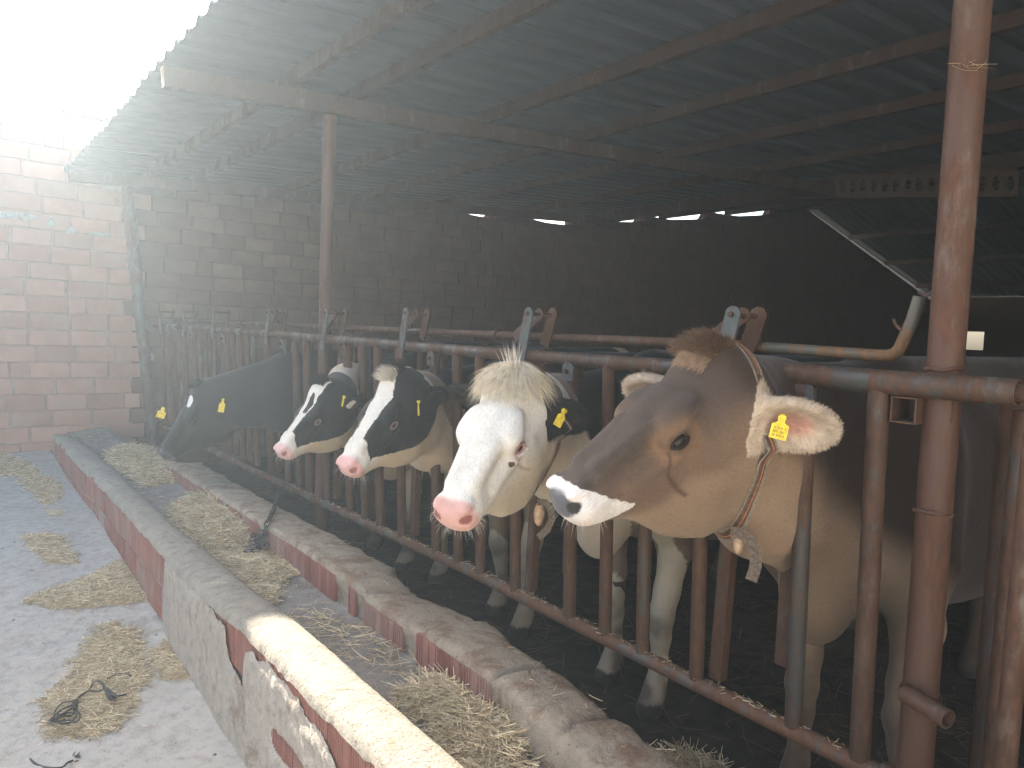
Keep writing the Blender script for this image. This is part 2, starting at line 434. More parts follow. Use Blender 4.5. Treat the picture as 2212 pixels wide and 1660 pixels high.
variants_d = [brick_mesh('brick', BL - .018, .10, BH - .012, M['brick_dark'], .003) for _ in range(4)]
rest = MB(); nb = 0; cand = []
for c in range(30):
    z = -.10 + BH * c + BH / 2
    off = random.choice([.0, .5, .33, .62]) * BL if c % 2 else random.uniform(-.03, .03)
    x = -6.0 + off
    while x < 20.5:
        L = BL
        if random.random() < .06: L = BL * .45
        xc = x + L / 2
        if z + BH / 2 < min(wall_top(x), wall_top(x + L)) + .01 and z + BH/2 > -.05:
            if xc < .95 and z > 3.07: x += L; continue
            cand.append((xc, z, L))
        x += L
key = lambda b: abs(b[0] - .9) if b[0] > .9 else (.9 - b[0]) * 1.6
cand.sort(key=key)
for i, (xc, z, L) in enumerate(cand):
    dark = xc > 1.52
    zz = z + .004 * math.sin(xc * 2.1 + z * 3) + .010 * max(0, (1.2 - xc)) * (z - 1.2) * .5
    yy = WY + .05 - .006 + random.uniform(-.004, .004)
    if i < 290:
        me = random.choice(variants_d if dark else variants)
        o = link_mesh('brick', me, brick_wall, (xc, yy, zz)); o.scale = (L / BL, 1, 1)
        o.rotation_euler = (0, random.uniform(-.006, .006), random.uniform(-.006, .006))
    else:
        rest.box((xc, yy, zz), (L - .018, .10, BH - .012), None, .002)
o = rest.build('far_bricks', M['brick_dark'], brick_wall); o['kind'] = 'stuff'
# rough mortar cap on the outer stretch of wall, and lumps of mortar
P = []
for i in range(150):
    x = -6 + 7.35 * i / 149
    t_ = wall_top(x) + .025 * vnoise(np.array([[x, 0, 0]]), 6, 3)[0] + .015 * vnoise(np.array([[x, 0, 0]]), 22, 4)[0]
    b_ = min(3.06 + .03 * vnoise(np.array([[x, 1, 0]]), 7, 5)[0] + (0 if x < .8 else -.0), t_ - .02)
    row = []
    for k in range(9):
        f = k / 8; z = b_ + (t_ - b_) * f
        row.append(Vector((x, WY - .012 - .018 * vnoise(np.array([[x, z * 1.0, 0]]), 14, 6)[0] * math.sin(f * math.pi), z)))
    row.append(Vector((x, WY + .2, t_))); P.append(row)
mb = MB(); mb.grid(P); mb.build('mortar_cap', M['white_mortar'], brick_wall, smooth=True)
mb = MB()
for (x, z, wx, wz) in [(.43, 2.28, .16, .05), (.62, 2.29, .13, .045), (.82, 2.26, .05, .06), (.98, 2.21, .07, .05), (1.22, 2.20, .10, .035), (.3, 2.26, .1, .05), (1.68, 1.02, .03, .05), (1.25, 2.75, .10, .05), (1.12,2.88,.09,.06)]:
    vs = [Vector((x, WY - .022, z))]; n = 14
    for k in range(n):
        a = 2 * math.pi * k / n; rr = random.uniform(.6, 1.1)
        vs.append(Vector((x + math.cos(a) * wx * rr, WY - .004, z + math.sin(a) * wz * rr)))
    mb.add(vs, [(0, 1 + k, 1 + (k + 1) % n) for k in range(n)])
mb.build('mortar_smear', M['white_mortar'], brick_wall, smooth=True)
# small broken holes beside the corner post are real dark openings in bricks: short black-lined pockets
for (x, z, r) in [(1.60, 1.03, .0)]:
    pass

# ------------------------------------------------------------------ shed
shed = empty('cattle_shed', (1.75, 4, 0))
tag(shed, 'open fronted cattle shed with a corrugated metal roof on rusty posts and purlins', 'shed')
def sheet_profile(y0, n, pitch, dep):
    pts = []
    for k in range(n):
        y = y0 + k * pitch
        pts += [(y, 0), (y + pitch * .16, dep), (y + pitch * .34, dep), (y + pitch * .50, 0), (y + pitch * .74, 0), (y + pitch * .75, dep * .15), (y + pitch * .77, 0)]
    pts.append((y0 + n * pitch, 0)); pts.append((y0 + n * pitch + .03, dep * .45)); return pts
def roof_sheet(y0, n, segs, dz=0):
    mb = MB(); prof = sheet_profile(y0, n, .19, .028)
    for (xa, xb) in segs:
        rows = []
        for x in np.linspace(xa, xb, 6):
            rows.append([Vector((x, y, roof_z(x) + dz + .02 + h)) for (y, h) in prof])
        mb.grid(rows)
    return mb.build('roof_sheet', M['sheet'], shed)
y = -8.5; i = 0
while y < 8.05:
    n = 5 if y + .95 <= 8.3 else 2
    roof_sheet(y, n, [(.93 + random.uniform(-.012, .012), 3.95), ], .003 * (i % 2))
    roof_sheet(y, n, [(3.90, 7.5)], .006 + .003 * (i % 2))
    y += n * .19; i += 1
y = -8.5; i = 0
while y < 8.05:
    roof_sheet(y, 10, [(7.42, 14.0)], .012 + .003 * (i % 2)); roof_sheet(y, 10, [(14.0, 21.2)], .012 + .003 * (i % 2)); y += 1.9; i += 1
def purlin(x, y0, y1, w_=.05, h=.09, drop=0):
    mb = MB(); z = roof_z(x) - h / 2 + .012 - drop
    mb.box((x, (y0 + y1) / 2, z), (w_, y1 - y0, h)); return mb.build('purlin', M['girder'], shed)
for x in (1.52, 1.93, 2.86, 3.78, 4.85, 6.1): purlin(x, -8.5, 8.0, .045, .075)
purlin(7.48, -8.5, 8.0, .10, .14)
for x in (9.4, 11.2, 12.9, 14.0, 15.8, 17.6, 19.4): purlin(x, -8.5, 8.0, .06, .1)
def rafter(y, x0=.88, x1=7.5):
    mb = MB(); h = .10; pts = []
    a = Vector((x0, y, roof_z(x0) - .115)); b = Vector((x1, y, roof_z(x1) - .115))
    mb.bar(a, b, .06, h, (0, 0, 1)); return mb.build('rafter', M['girder'], shed)
for y in (.64, 3.97, 7.3, -2.7, -6): rafter(y)
def pole(name, p0, p1, r, mat, parent, seg=16, hollow=0, smooth=True):
    mb = MB(); mb.tube([p0, p1], r, seg, hollow=hollow); return mb.build(name, mat, parent, angle=40)
pole('post', (1.75, .64, -.15), (1.75, .655, 2.60), .037, M['post'], shed)
pole('post', (1.76, 3.967, -.15), (1.76, 3.967, 2.60), .037, M['post'], shed)
pole('post', (1.75, -2.7, -.15), (1.75, -2.7, 2.60), .037, M['post'], shed)
pole('corner_post', (1.70, 7.86, .0), (1.42, 7.86, 2.74), .055, M['steel'], shed)
for y_ in (-2.7, -6.0):
    pole('post', (7.48, y_, -.15), (7.48, y_, 3.03), .06, M['post'], shed)
# weld collar blobs on the right post
for (z, r) in ((1.36, .05), (1.04, .044), (.62, .042)):
    mb = MB(); pts = []
    for k in range(14):
        a = 2 * math.pi * k / 14; pts.append((1.75 + math.cos(a) * .037, .648 + math.sin(a) * .037, z + random.uniform(-.006, .006)))
    mb.tube(pts, [random.uniform(.003, .008) for _ in pts], 6, closed=True); mb.build('weld', M['post'], shed, smooth=True)
# castellated beam (row of round holes) below the valley
a = at(1790, 405, x=7.44); b = at(2200, 397, x=7.44)
mb = MB(); N = 16; zc = (a.z + b.z) / 2
L = (b - a).length; u = (b - a).normalized(); n_ = 26; hw = .115
vs = []; fs = []
for i in range(N):
    c = a + u * (L * (i + .5) / N); cell = L / N
    ring = []; sq = []
    for k in range(n_):
        an = 2 * math.pi * k / n_; ca, sa = math.cos(an), math.sin(an)
        ring.append(c + u * (ca * cell * .28) + Vector((0, 0, sa * .065)))
        s_ = 1 / max(abs(ca), abs(sa)); sq.append(c + u * (ca * s_ * cell / 2) + Vector((0, 0, sa * s_ * hw)))
    for xo in (0, -.03):
        b0 = len(vs); vs += [p + Vector((xo, 0, 0)) for p in ring] + [p + Vector((xo, 0, 0)) for p in sq]
        for k in range(n_): fs.append((b0 + k, b0 + (k + 1) % n_, b0 + n_ + (k + 1) % n_, b0 + n_ + k))
    b0 = len(vs) - 4 * n_
    for k in range(n_): fs.append((b0 + k, b0 + (k + 1) % n_, b0 + 2 * n_ + (k + 1) % n_, b0 + 2 * n_ + k))
mb.add(vs, fs)
for sgn in (-1, 1): mb.bar(a + Vector((-.015, 0, sgn * hw)), b + Vector((-.015, 0, sgn * hw)), .08, .012, (0, 0, 1))
mb.build('holed_beam', M['mortar_dark'], shed)
# back wall with a small window opening; unseen near gable wall added to keep the inside dark
def wall_with_hole(name, x, y0, y1, z0, z1, hy0, hy1, hz0, hz1, th, mat, parent):
    mb = MB()
    for (a0, a1, b0, b1) in ((y0, hy0, z0, z1), (hy1, y1, z0, z1), (hy0, hy1, z0, hz0), (hy0, hy1, hz1, z1)):
        mb.box((x, (a0 + a1) / 2, (b0 + b1) / 2), (th, a1 - a0, b1 - b0))
    return mb.build(name, mat, parent)
wb = at(2073, 716, x=20.5); wc = at(2123, 757, x=20.5)
bwall = wall_with_hole('shed_back_wall', 20.6, -9, 7.97, -.3, 2.78, wc.y, wb.y, wc.z, wb.z, .19, M['brick_dark'], None)
tag(bwall, 'dark back wall of the shed with a small bright square window opening', 'wall')
mb = MB(); mb.box((11.2, -8.8, 1.6), (19, .2, 4.2)); o = mb.build('added_gable_wall', M['brick_dark'], None); tag(o, 'unseen brick gable wall added at the near end to keep the shed dark', 'wall')
# pale blocks under the sheets where the wall meets the roof
for (xx, zt) in [(5.92, .0), (8.95, 0), (10.65, 0), (12.65, 0), (7.4, 0)]:
    mb = MB(); mb.box((xx, WY + .05, roof_z(xx) - .055), (.13, .1, .10), None, .006); mb.build('spacer_brick', M['brick_red'], brick_wall)
# unseen wall added behind the viewer to bounce sunlight onto the cows' faces
mb = MB(); mb.box((-3.9, -5.2, 1.6), (9.6, .25, 3.9)); o = mb.build('bounce_wall', M['plaster'], None); tag(o, 'unseen pale plastered wall added behind the viewer to bounce sunlight onto the cows', 'wall')
# two loose pipes lying over the top of the outer wall
for (a, b, lab) in [((190, 228), (262, 241), 'shorter upper rusty pipe sticking out over the top of the end wall'), ((133, 243), (250, 263), 'longer lower rusty pipe sticking out over the top of the end wall')]:
    p0 = at(*a, y=WY - .05); p1 = at(*b, y=WY - .05); d = (p1 - p0).normalized()
    o = pole('steel_pipe', p0, p1 + d * .45, .028, M['post'], None, hollow=.8); tag(o, lab, 'pipe', 'pipes over the end wall')

# ------------------------------------------------------------------ outer trough wall
def cap_top(y): return float(np.interp(y, [-1, 1.3, 2.3, 2.9, 3.6, 6.5, 7.2, 7.96], [.415, .41, .40, .372, .36, .352, .33, .27]))
outer = empty('trough_wall', (.87, 3, 0))
tag(outer, 'low brick and plaster wall with a rounded cement cap between alley and feed trough, sunlit at its near end', 'wall')
XL, XR = .79, .955
def edge_l(y): return XL + .008 * math.sin(y * 1.7) + .02 * max(0, (y - 6.8)) + .006 * vnoise(np.array([[0, y, 0]]), 5, 21)[0]
def edge_r(y): return XR + .006 * math.sin(y * 2.3 + 1) + .008 * vnoise(np.array([[0, y, 0]]), 4, 22)[0]
# core
mb = MB(); rows = []
for y in np.linspace(-1, 7.955, 120):
    l, r, t = edge_l(y) + (.022 if y < 3.46 else .0085), edge_r(y) - .008, cap_top(y) - .03
    rows.append([Vector((l, y, -.2)), Vector((l, y, t)), Vector((r, y, t)), Vector((r, y, -.2))])
mb.grid(rows); mb.build('mortar_core', M['mortar'], outer)
# cement cap, rounded, uneven
ny = 700; prof = [(-.004, -.040), (.0, -.016), (.012, -.004), (.04, .002), (.075, .005), (.11, .003), (.14, -.006), (.160, -.022), (.166, -.05), (.167, -.12)]
ys = np.linspace(-1, 7.955, ny); V = []
for y in ys:
    l, r, t = edge_l(y), edge_r(y), cap_top(y); s = (r - l) / .167
    for j, (dx, dz) in enumerate(prof): V.append((l + dx * s, y, t + dz))
V = np.array(V); n1 = fbm(V, 22, 31); n2 = fbm(V, 3, 33)
V[:, 2] += .0022 * n1 + .004 * n2 - .0030 * np.abs(fbm(V, 45, 37)); ms = np.tile([1, .6] + [0] * 8, ny)
V[:, 2] -= ms * .014 * np.abs(fbm(V, 16, 35)); V[:, 0] += ms * .006 * fbm(V, 30, 36)
I = np.arange(len(V)).reshape(ny, len(prof))
Fq = np.stack([I[:-1, :-1].ravel(), I[:-1, 1:].ravel(), I[1:, 1:].ravel(), I[1:, :-1].ravel()], 1)
link_mesh('cement_cap', fast_mesh('cement_cap', V, Fq, M['cap'], True), outer)
# bricks of the alley face
def face_brick(parent, xf, y, z, L, H, ribs, mat, proud=0):
    me = brick_mesh('brick', L, .06, H, mat, .002, ribs)
    o = link_mesh('brick', me, parent, (xf + .03 - proud, y, z)); o.rotation_euler = (random.uniform(-.006, .006), 0, -math.pi / 2 + random.uniform(-.008, .008))
    return o
y = 1.15; k = 0
while y < 7.9:
    L = .285
    if y + L > 7.93: break
    t = cap_top(y + L / 2)
    ribs = 22 if y < 3.0 else (12 if y < 5 else 0)
    H = .165
    face_brick(outer, edge_l(y + L / 2) + .002, y + L / 2, t - .028 - H / 2, L - .008, H, ribs, M['brick_red'], .002 if y > 3.45 else -.002)
    if y > 3.3 or 1.35 < y < 1.95:
        H2 = .15
        face_brick(outer, edge_l(y + L / 2) + .004, y + L / 2 + .12, t - .028 - H - .014 - H2 / 2, L - .008, H2, ribs, M['brick_red'])
    y += L; k += 1
# plaster skin on the alley face, with an uneven broken upper edge
def plaster_edge(y):
    """height of the plaster's upper edge, relative to the cap"""
    base = np.interp(y, [0, 1.2, 1.55, 1.60, 1.72, 1.86, 1.90, 2.05, 2.25, 2.36, 2.38, 2.52, 2.56, 2.75, 3.0, 3.05, 3.42, 3.445, 3.47], [-.20, -.22, -.22, -.17, -.10, -.085, -.055, -.05, -.06, -.085, -.23, -.16, -.05, -.035, -.02, -.012, -.01, -.02, -.5])
    return cap_top(y) + base + .012 * vnoise(np.array([[0, y, 0]]), 18, 41)[0] + .006 * vnoise(np.array([[0, y, 0]]), 50, 42)[0] - .012
ny, nz = 620, 40; V = []
for y in np.linspace(-1, 3.462, ny):
    top = plaster_edge(y); bot = -.16
    for j in range(nz):
        f = j / (nz - 1); V.append((edge_l(y) - .006, y, bot + (top - bot) * f))
V = np.array(V); J = np.tile(np.arange(nz) / (nz - 1), ny)
rough = np.interp(V[:, 1], [0, 2.35, 2.5, 2.9, 3.5], [1, 1, .45, .15, .1])
V[:, 0] -= .006 * rough * np.abs(fbm(V, 26, 44)) * 2 + .004 * fbm(V, 5, 45) + np.where(J > .93, -.008 * (J - .93) / .07, 0)
# a hole where the lower bricks show
hole = np.exp(-(((V[:, 1] - 1.98) / .13) ** 4 + ((V[:, 2] - .13) / .035) ** 4)); V[:, 0] += hole * .028
I = np.arange(len(V)).reshape(ny, nz)
Fq = np.stack([I[:-1, :-1].ravel(), I[1:, :-1].ravel(), I[1:, 1:].ravel(), I[:-1, 1:].ravel()], 1)
link_mesh('plaster_skin', fast_mesh('plaster_skin', V, Fq, M['rough_plaster'], True), outer)

# ------------------------------------------------------------------ inner trough kerb
inner = empty('feed_kerb', (1.35, 3, 0))
tag(inner, 'crumbling low brick kerb with cement top between feed trough and cattle fence', 'kerb')
YE = 5.35
def in_top(y): return float(np.interp(y, [-1, 1.0, 1.45, 1.55, 1.95, 1.97, 2.35, 2.37, 2.9, 5.4], [.36, .37, .41, .42, .42, .40, .405, .42, .432, .40]))
def in_l(y): return float(np.interp(y, [-1, 1.0, 1.3, 1.5, 1.56, 2.0, 5.4], [1.19, 1.2, 1.225, 1.235, 1.225, 1.23, 1.235]))
def in_r(y): return float(np.interp(y, [-1, 1.3, 1.7, 2.0, 2.2, 2.55, 2.6, 3, 5.4], [1.42, 1.44, 1.45, 1.475, 1.45, 1.43, 1.475, 1.47, 1.47])) + (.02 if y < 2.6 else .006) * vnoise(np.array([[0, y, 0]]), 6, 51)[0] + .006 * vnoise(np.array([[0, y, 0]]), 20, 52)[0]
ny = 520; nj = 22; V = []
for y in np.linspace(-1, YE, ny):
    l, r, t = in_l(y), in_r(y), in_top(y)
    pr = [(l + .012, -.12)] + [(l + .010 + .0 * k, t - .14 + k * .035) for k in range(3)]
    pr += [(l, t - .028), (l + .002, t - .010)]
    for k in range(11):
        f = k / 10; pr.append((l + .012 + (r - l - .02) * f, t - .028 * f * f + .004 * math.sin(f * 3)))
    pr += [(r, t - .045), (r + .01, t - .09), (r, t - .2), (r + .01, t - .33), (r + .01, -.2)]
    for p in pr: V.append((p[0], y, p[1]))
nj = len(pr); V = np.array(V); J = np.tile(np.arange(nj), ny); top = (J >= 5)
br = np.interp(V[:, 1], [0, 1.4, 1.6, 2.4, 2.7, 5], [1.3, 1.3, .7, .45, .2, .2])
V[:, 2] += top * br * (.009 * fbm(V, 6, 53) + .006 * np.abs(fbm(V, 26, 54)) - .004 * np.abs(fbm(V, 60, 59))); V[:, 0] += np.where(J > 15, .02 * fbm(V, 9, 55), .003 * fbm(V, 25, 56))
nearm = np.clip((1.56 - V[:, 1]) / .1, 0, 1) * (J < 6)
V[:, 0] += -nearm * (.035 * np.abs(fbm(V, 8, 57)) + .02) * np.clip((.42 - V[:, 2]) / .1, 0, 1.5)
# cracks across the top
for yc in (1.56, 2.36, 1.97, 1.28): V[:, 2] -= top * .012 * np.exp(-((V[:, 1] - yc - .03 * fbm(V, 12, 58)) / .008) ** 2)
I = np.arange(len(V)).reshape(ny, nj)
Fq = np.stack([I[:-1, :-1].ravel(), I[:-1, 1:].ravel(), I[1:, 1:].ravel(), I[1:, :-1].ravel()], 1)
link_mesh('cement_body', fast_mesh('cement_body', V, Fq, M['cap_inner'], True), inner)
mb = MB(); mb.box(((in_l(YE) + in_r(YE)) / 2, YE + .006, .12), (.235, .012, .54)); mb.build('end_face', M['cap_inner'], inner)
for (y0, y1) in [(1.575, 1.85), (1.85, 1.99), (2.08, 2.37), (2.44, 2.50), (2.62, 2.86), (2.87, 3.14), (3.16, 3.42), (3.5, 3.76), (3.78, 4.03), (4.1, 4.36), (4.38, 4.64), (4.66, 4.94), (4.96, 5.24)]:
    t = in_top((y0 + y1) / 2); face_brick(inner, in_l((y0 + y1) / 2) - .004, (y0 + y1) / 2, t - .028 - .06, y1 - y0 - .004, .13, max(4, int((y1 - y0) * 75)) if y0 < 3.2 else 8, M['brick_red'])

# ------------------------------------------------------------------ feeding fence
fence = empty('feed_fence', (1.72, 4, 0))
tag(fence, 'long rusty steel feed fence with self locking bars that the cows put their heads through', 'fence')
XT, XB, ZT, ZB = 1.70, 1.745, 1.322, .385
def fx(z): return XT + (XB - XT) * (ZT - z) / (ZT - ZB)
mb = MB(); mb.tube([(XT, 7.93, ZT + .02), (XT, 4.5, ZT + .012), (XT, 2.2, ZT - .002), (XT, .50, ZT)], .0235, 18, hollow=.82); mb.build('top_rail', M['pipe'], fence, angle=40)
mb = MB(); mb.tube([(XT - .002, 1.12, ZT + .004), (XT - .002, .49, ZT)], .0285, 20, hollow=.8); mb.build('rail_sleeve', M['pipe'], fence, angle=40)
mb = MB(); mb.tube([(XT + .015, .56, ZT), (XT + .015, -.6, ZT)], .020, 16); mb.build('top_rail', M['pipe_rust'], fence, angle=40)
mb = MB(); mb.tube([(XB, 7.9, .33), (XB, 5.7, .345), (XB, 3.9, .365), (XB, 2.45, .392), (XB, 1.8, .388), (XB, .70, .385)], .024, 18, hollow=.82); mb.build('bottom_rail', M['pipe_low'], fence, angle=40)
mb = MB(); mb.tube([(XB, .71, .40), (XB, .60, .405), (XB, .40, .40), (XB, -.3, .4)], .021, 14); mb.build('bottom_rail', M['pipe_rust'], fence, angle=40)
mb = MB(); xr = 1.80
pts = [(xr, 7.9, 1.40), (xr, 5, 1.397), (xr, 1.13, 1.392)]; mb.tube(pts, .0155, 14); mb.build('lock_rod', M['pipe_rust'], fence, angle=40)
mb = MB(); pts = [(xr, 1.14, 1.391), (xr, .84, 1.383), (xr, .815, 1.383)]
for k in range(7):
    a = k / 6 * math.radians(78); pts.append((xr, .80 - .035 * math.sin(a), 1.383 + .035 * (1 - math.cos(a))))
pts.append((xr, .745, 1.47)); pts.append((xr, .733, 1.525)); mb.tube(pts, .0150, 14, hollow=.8); mb.build('lock_handle', M['rod'], fence, angle=50)
mb = MB(); mb.tube([(xr - .004, .752, 1.445), (xr - .012, .768, 1.448), (xr - .014, .778, 1.460), (xr - .014, .781, 1.472)], .004, 8); mb.build('hook', M['pipe_rust'], fence, smooth=True)
wire = [at(1985, 632, x=1.79), at(2000, 640, x=1.775), at(2018, 628, x=1.77), at(2028, 640, x=1.75), at(2030, 665, x=1.74)]
mb = MB(); mb.tube(wire, .0035, 8); mb.build('tie_wire', M['steel'], fence, smooth=True)
def fbar(y, z0=None, z1=None, r=.0215, mat='pipe', x=None, y2=None, square=False, name='bar'):
    z0 = ZB + .015 if z0 is None else z0; z1 = ZT - .01 if z1 is None else z1; y2 = y if y2 is None else y2
    xa = fx(z0) if x is None else x; xb = fx(z1) if x is None else x - .0
    mb = MB()
    if square:
        mb.bar((xa, y, z0), (xb, y2, z1), r * 2, r * 1.7, (1, .0, 0))
    else: mb.tube([(xa, y, z0), (xb, y2, z1)], r, 16, hollow=.8)
    return mb.build(name, M[mat], fence, angle=40)
LV = [1.15, 2.01, 2.89, 3.76, 4.65, 5.85, 6.72, 7.55]
def plate(name, p0, p1, w_, th, mat, nrm=(1, 0, 0)):
    mb = MB(); p0, p1 = Vector(p0), Vector(p1); d = (p1 - p0).normalized(); n = Vector(nrm); s = d.cross(n).normalized()
    c = w_ * .28
    out = [p0 - s * w_ / 2, p0 + s * w_ / 2, p1 + s * w_ / 2 - d * c, p1 + s * (w_ / 2 - c), p1 - s * (w_ / 2 - c), p1 - s * w_ / 2 - d * c]
    m = len(out); mb.add([q - n * th / 2 for q in out] + [q + n * th / 2 for q in out], [tuple(range(m))[::-1], tuple(range(m, 2 * m))] + [(k, (k + 1) % m, m + (k + 1) % m, m + k) for k in range(m)])
    return mb.build(name, M[mat], fence)
for i, L in enumerate(LV):
    far = i >= 5
    # fixed bars
    if i > 0 or True:
        fbar(L + .10, mat='pipe_rust')
    hy = L - .21
    fbar(hy, mat='pipe' if i % 2 == 0 else 'pipe_rust', r=.0225)
    plate('hinge_plate', (XT - .018, hy, ZT - .075), (XT - .018, hy, ZT - .012), .052, .006, 'steel')
    mb = MB(); mb.tube([(XT - .034, hy + .004, ZT - .043), (XT - .018, hy + .004, ZT - .043)], .009, 6); mb.build('bolt', M['pipe_rust'], fence)
    fbar(L - .385, mat='pipe' if i != 1 else 'pipe_rust', r=.024 if i == 0 else .0215)
    if i > 0: fbar(L - .55, mat='pipe_rust')
    # lever plates
    dz = .0
    plate('lever_plate', (XT - .030, L + .043, ZT - .055), (XT - .028, L - .004, 1.497), .046, .007, 'steel')
    plate('lever_plate', (XT + .080, L + .03, 1.36), (XT + .085, L - .012, 1.50), .05, .007, 'pipe_rust')
    if not far:
        plate('lever_arm', (XT + .02, L + .135, 1.385), (XT + .03, L - .01, 1.487), .042, .009, 'steel' if i == 1 else 'pipe_rust')
        plate('stop_tab', (XT + .09, L + .165, 1.395), (XT + .09, L + .15, 1.43), .03, .006, 'pipe_rust')
    mb = MB(); mb.tube([(XT - .040, L + .003, 1.475), (XT + .095, L + .003, 1.475)], .008, 8); mb.build('bolt', M['pipe_rust'], fence)
    # moving bars
    if far:
        fbar(L - .36, .45, ZT - .02, .021, 'steel', 1.775, L + .02, True, 'moving_bar')
    else:
        fbar(L + .055, .41, 1.35, .020, 'pipe_rust', 1.785, L + .03, True, 'moving_bar')
    if not far: fbar(L - .145, .53, 1.29, .018, 'pipe_rust', 1.79, None, True, 'moving_bar')
for y in (5.15, 5.32, 5.02): fbar(y, mat='pipe')
for y in (5.6, 5.7): fbar(y, mat='pipe_rust')
fbar(3.42, mat='steel', x=1.80, y2=3.52, square=True, name='moving_bar', r=.018)
fbar(.535, -.1, 1.3, .034, 'pipe_rust', 1.86, name='bar'); fbar(.50, -.1, 1.28, .026, 'pipe_rust', 1.80); fbar(.435, -.1, 1.25, .02, 'pipe_rust', 1.62)
# rail clamp: box section beside the post
mb = MB(); c = at(1955, 886, x=1.70); c2 = at(2010, 888, x=1.72)
for (dy, dz, sy, sz) in ((0, .028, .052, .004), (0, -.028, .052, .004), (.026, 0, .004, .06), (-.026, 0, .004, .06)):
    mb.box((1.735, c.y + dy, c.z + dz), (.09, sy, sz))
mb.build('box_clamp', M['pipe_rust'], fence)
mb = MB(); mb.box((1.75, (c.y + .63) / 2 - .015, c.z + .004), (.05, .07, .05)); mb.build('clamp_block', M['pipe_rust'], fence)
# pipe stub across the foot of the right post
pa = at(1955, 1497, x=1.690); pb = at(2048, 1555, x=1.66)
mb = MB(); mb.tube([pa, pb], .0215, 16, hollow=.82); mb.build('pipe_stub', M['post'], fence, angle=40)
for (y, L_) in ((5.55, 0), (2.36, 0)):
    mb = MB(); mb.tube([(1.8, y - .006, 1.395), (1.8, y + .006, 1.395)], .021, 12); mb.tube([(1.775, y, 1.37), (XT, y, ZT + .01)], .006, 6); mb.build('rod_loop', M['pipe_rust'], fence, angle=40)
# ------------------------------------------------------------------ haze
mb = MB(); mb.box((5, -.5, 1.75), (39, 28.5, 5.9)); hz = mb.build('haze', None); hz['kind'] = 'stuff'
hm = bpy.data.materials.new('haze_air'); hm.use_nodes = True; nt = hm.node_tree; nt.nodes.clear()
ho = nt.nodes.new('ShaderNodeOutputMaterial'); pv = nt.nodes.new('ShaderNodeVolumePrincipled')
pv.inputs['Color'].default_value = (.72, .87, 1.0, 1); pv.inputs['Density'].default_value = HAZE_DENSITY; pv.inputs['Anisotropy'].default_value = HAZE_ANISO
nt.links.new(pv.outputs[0], ho.inputs['Volume']); hz.data.materials.append(hm)
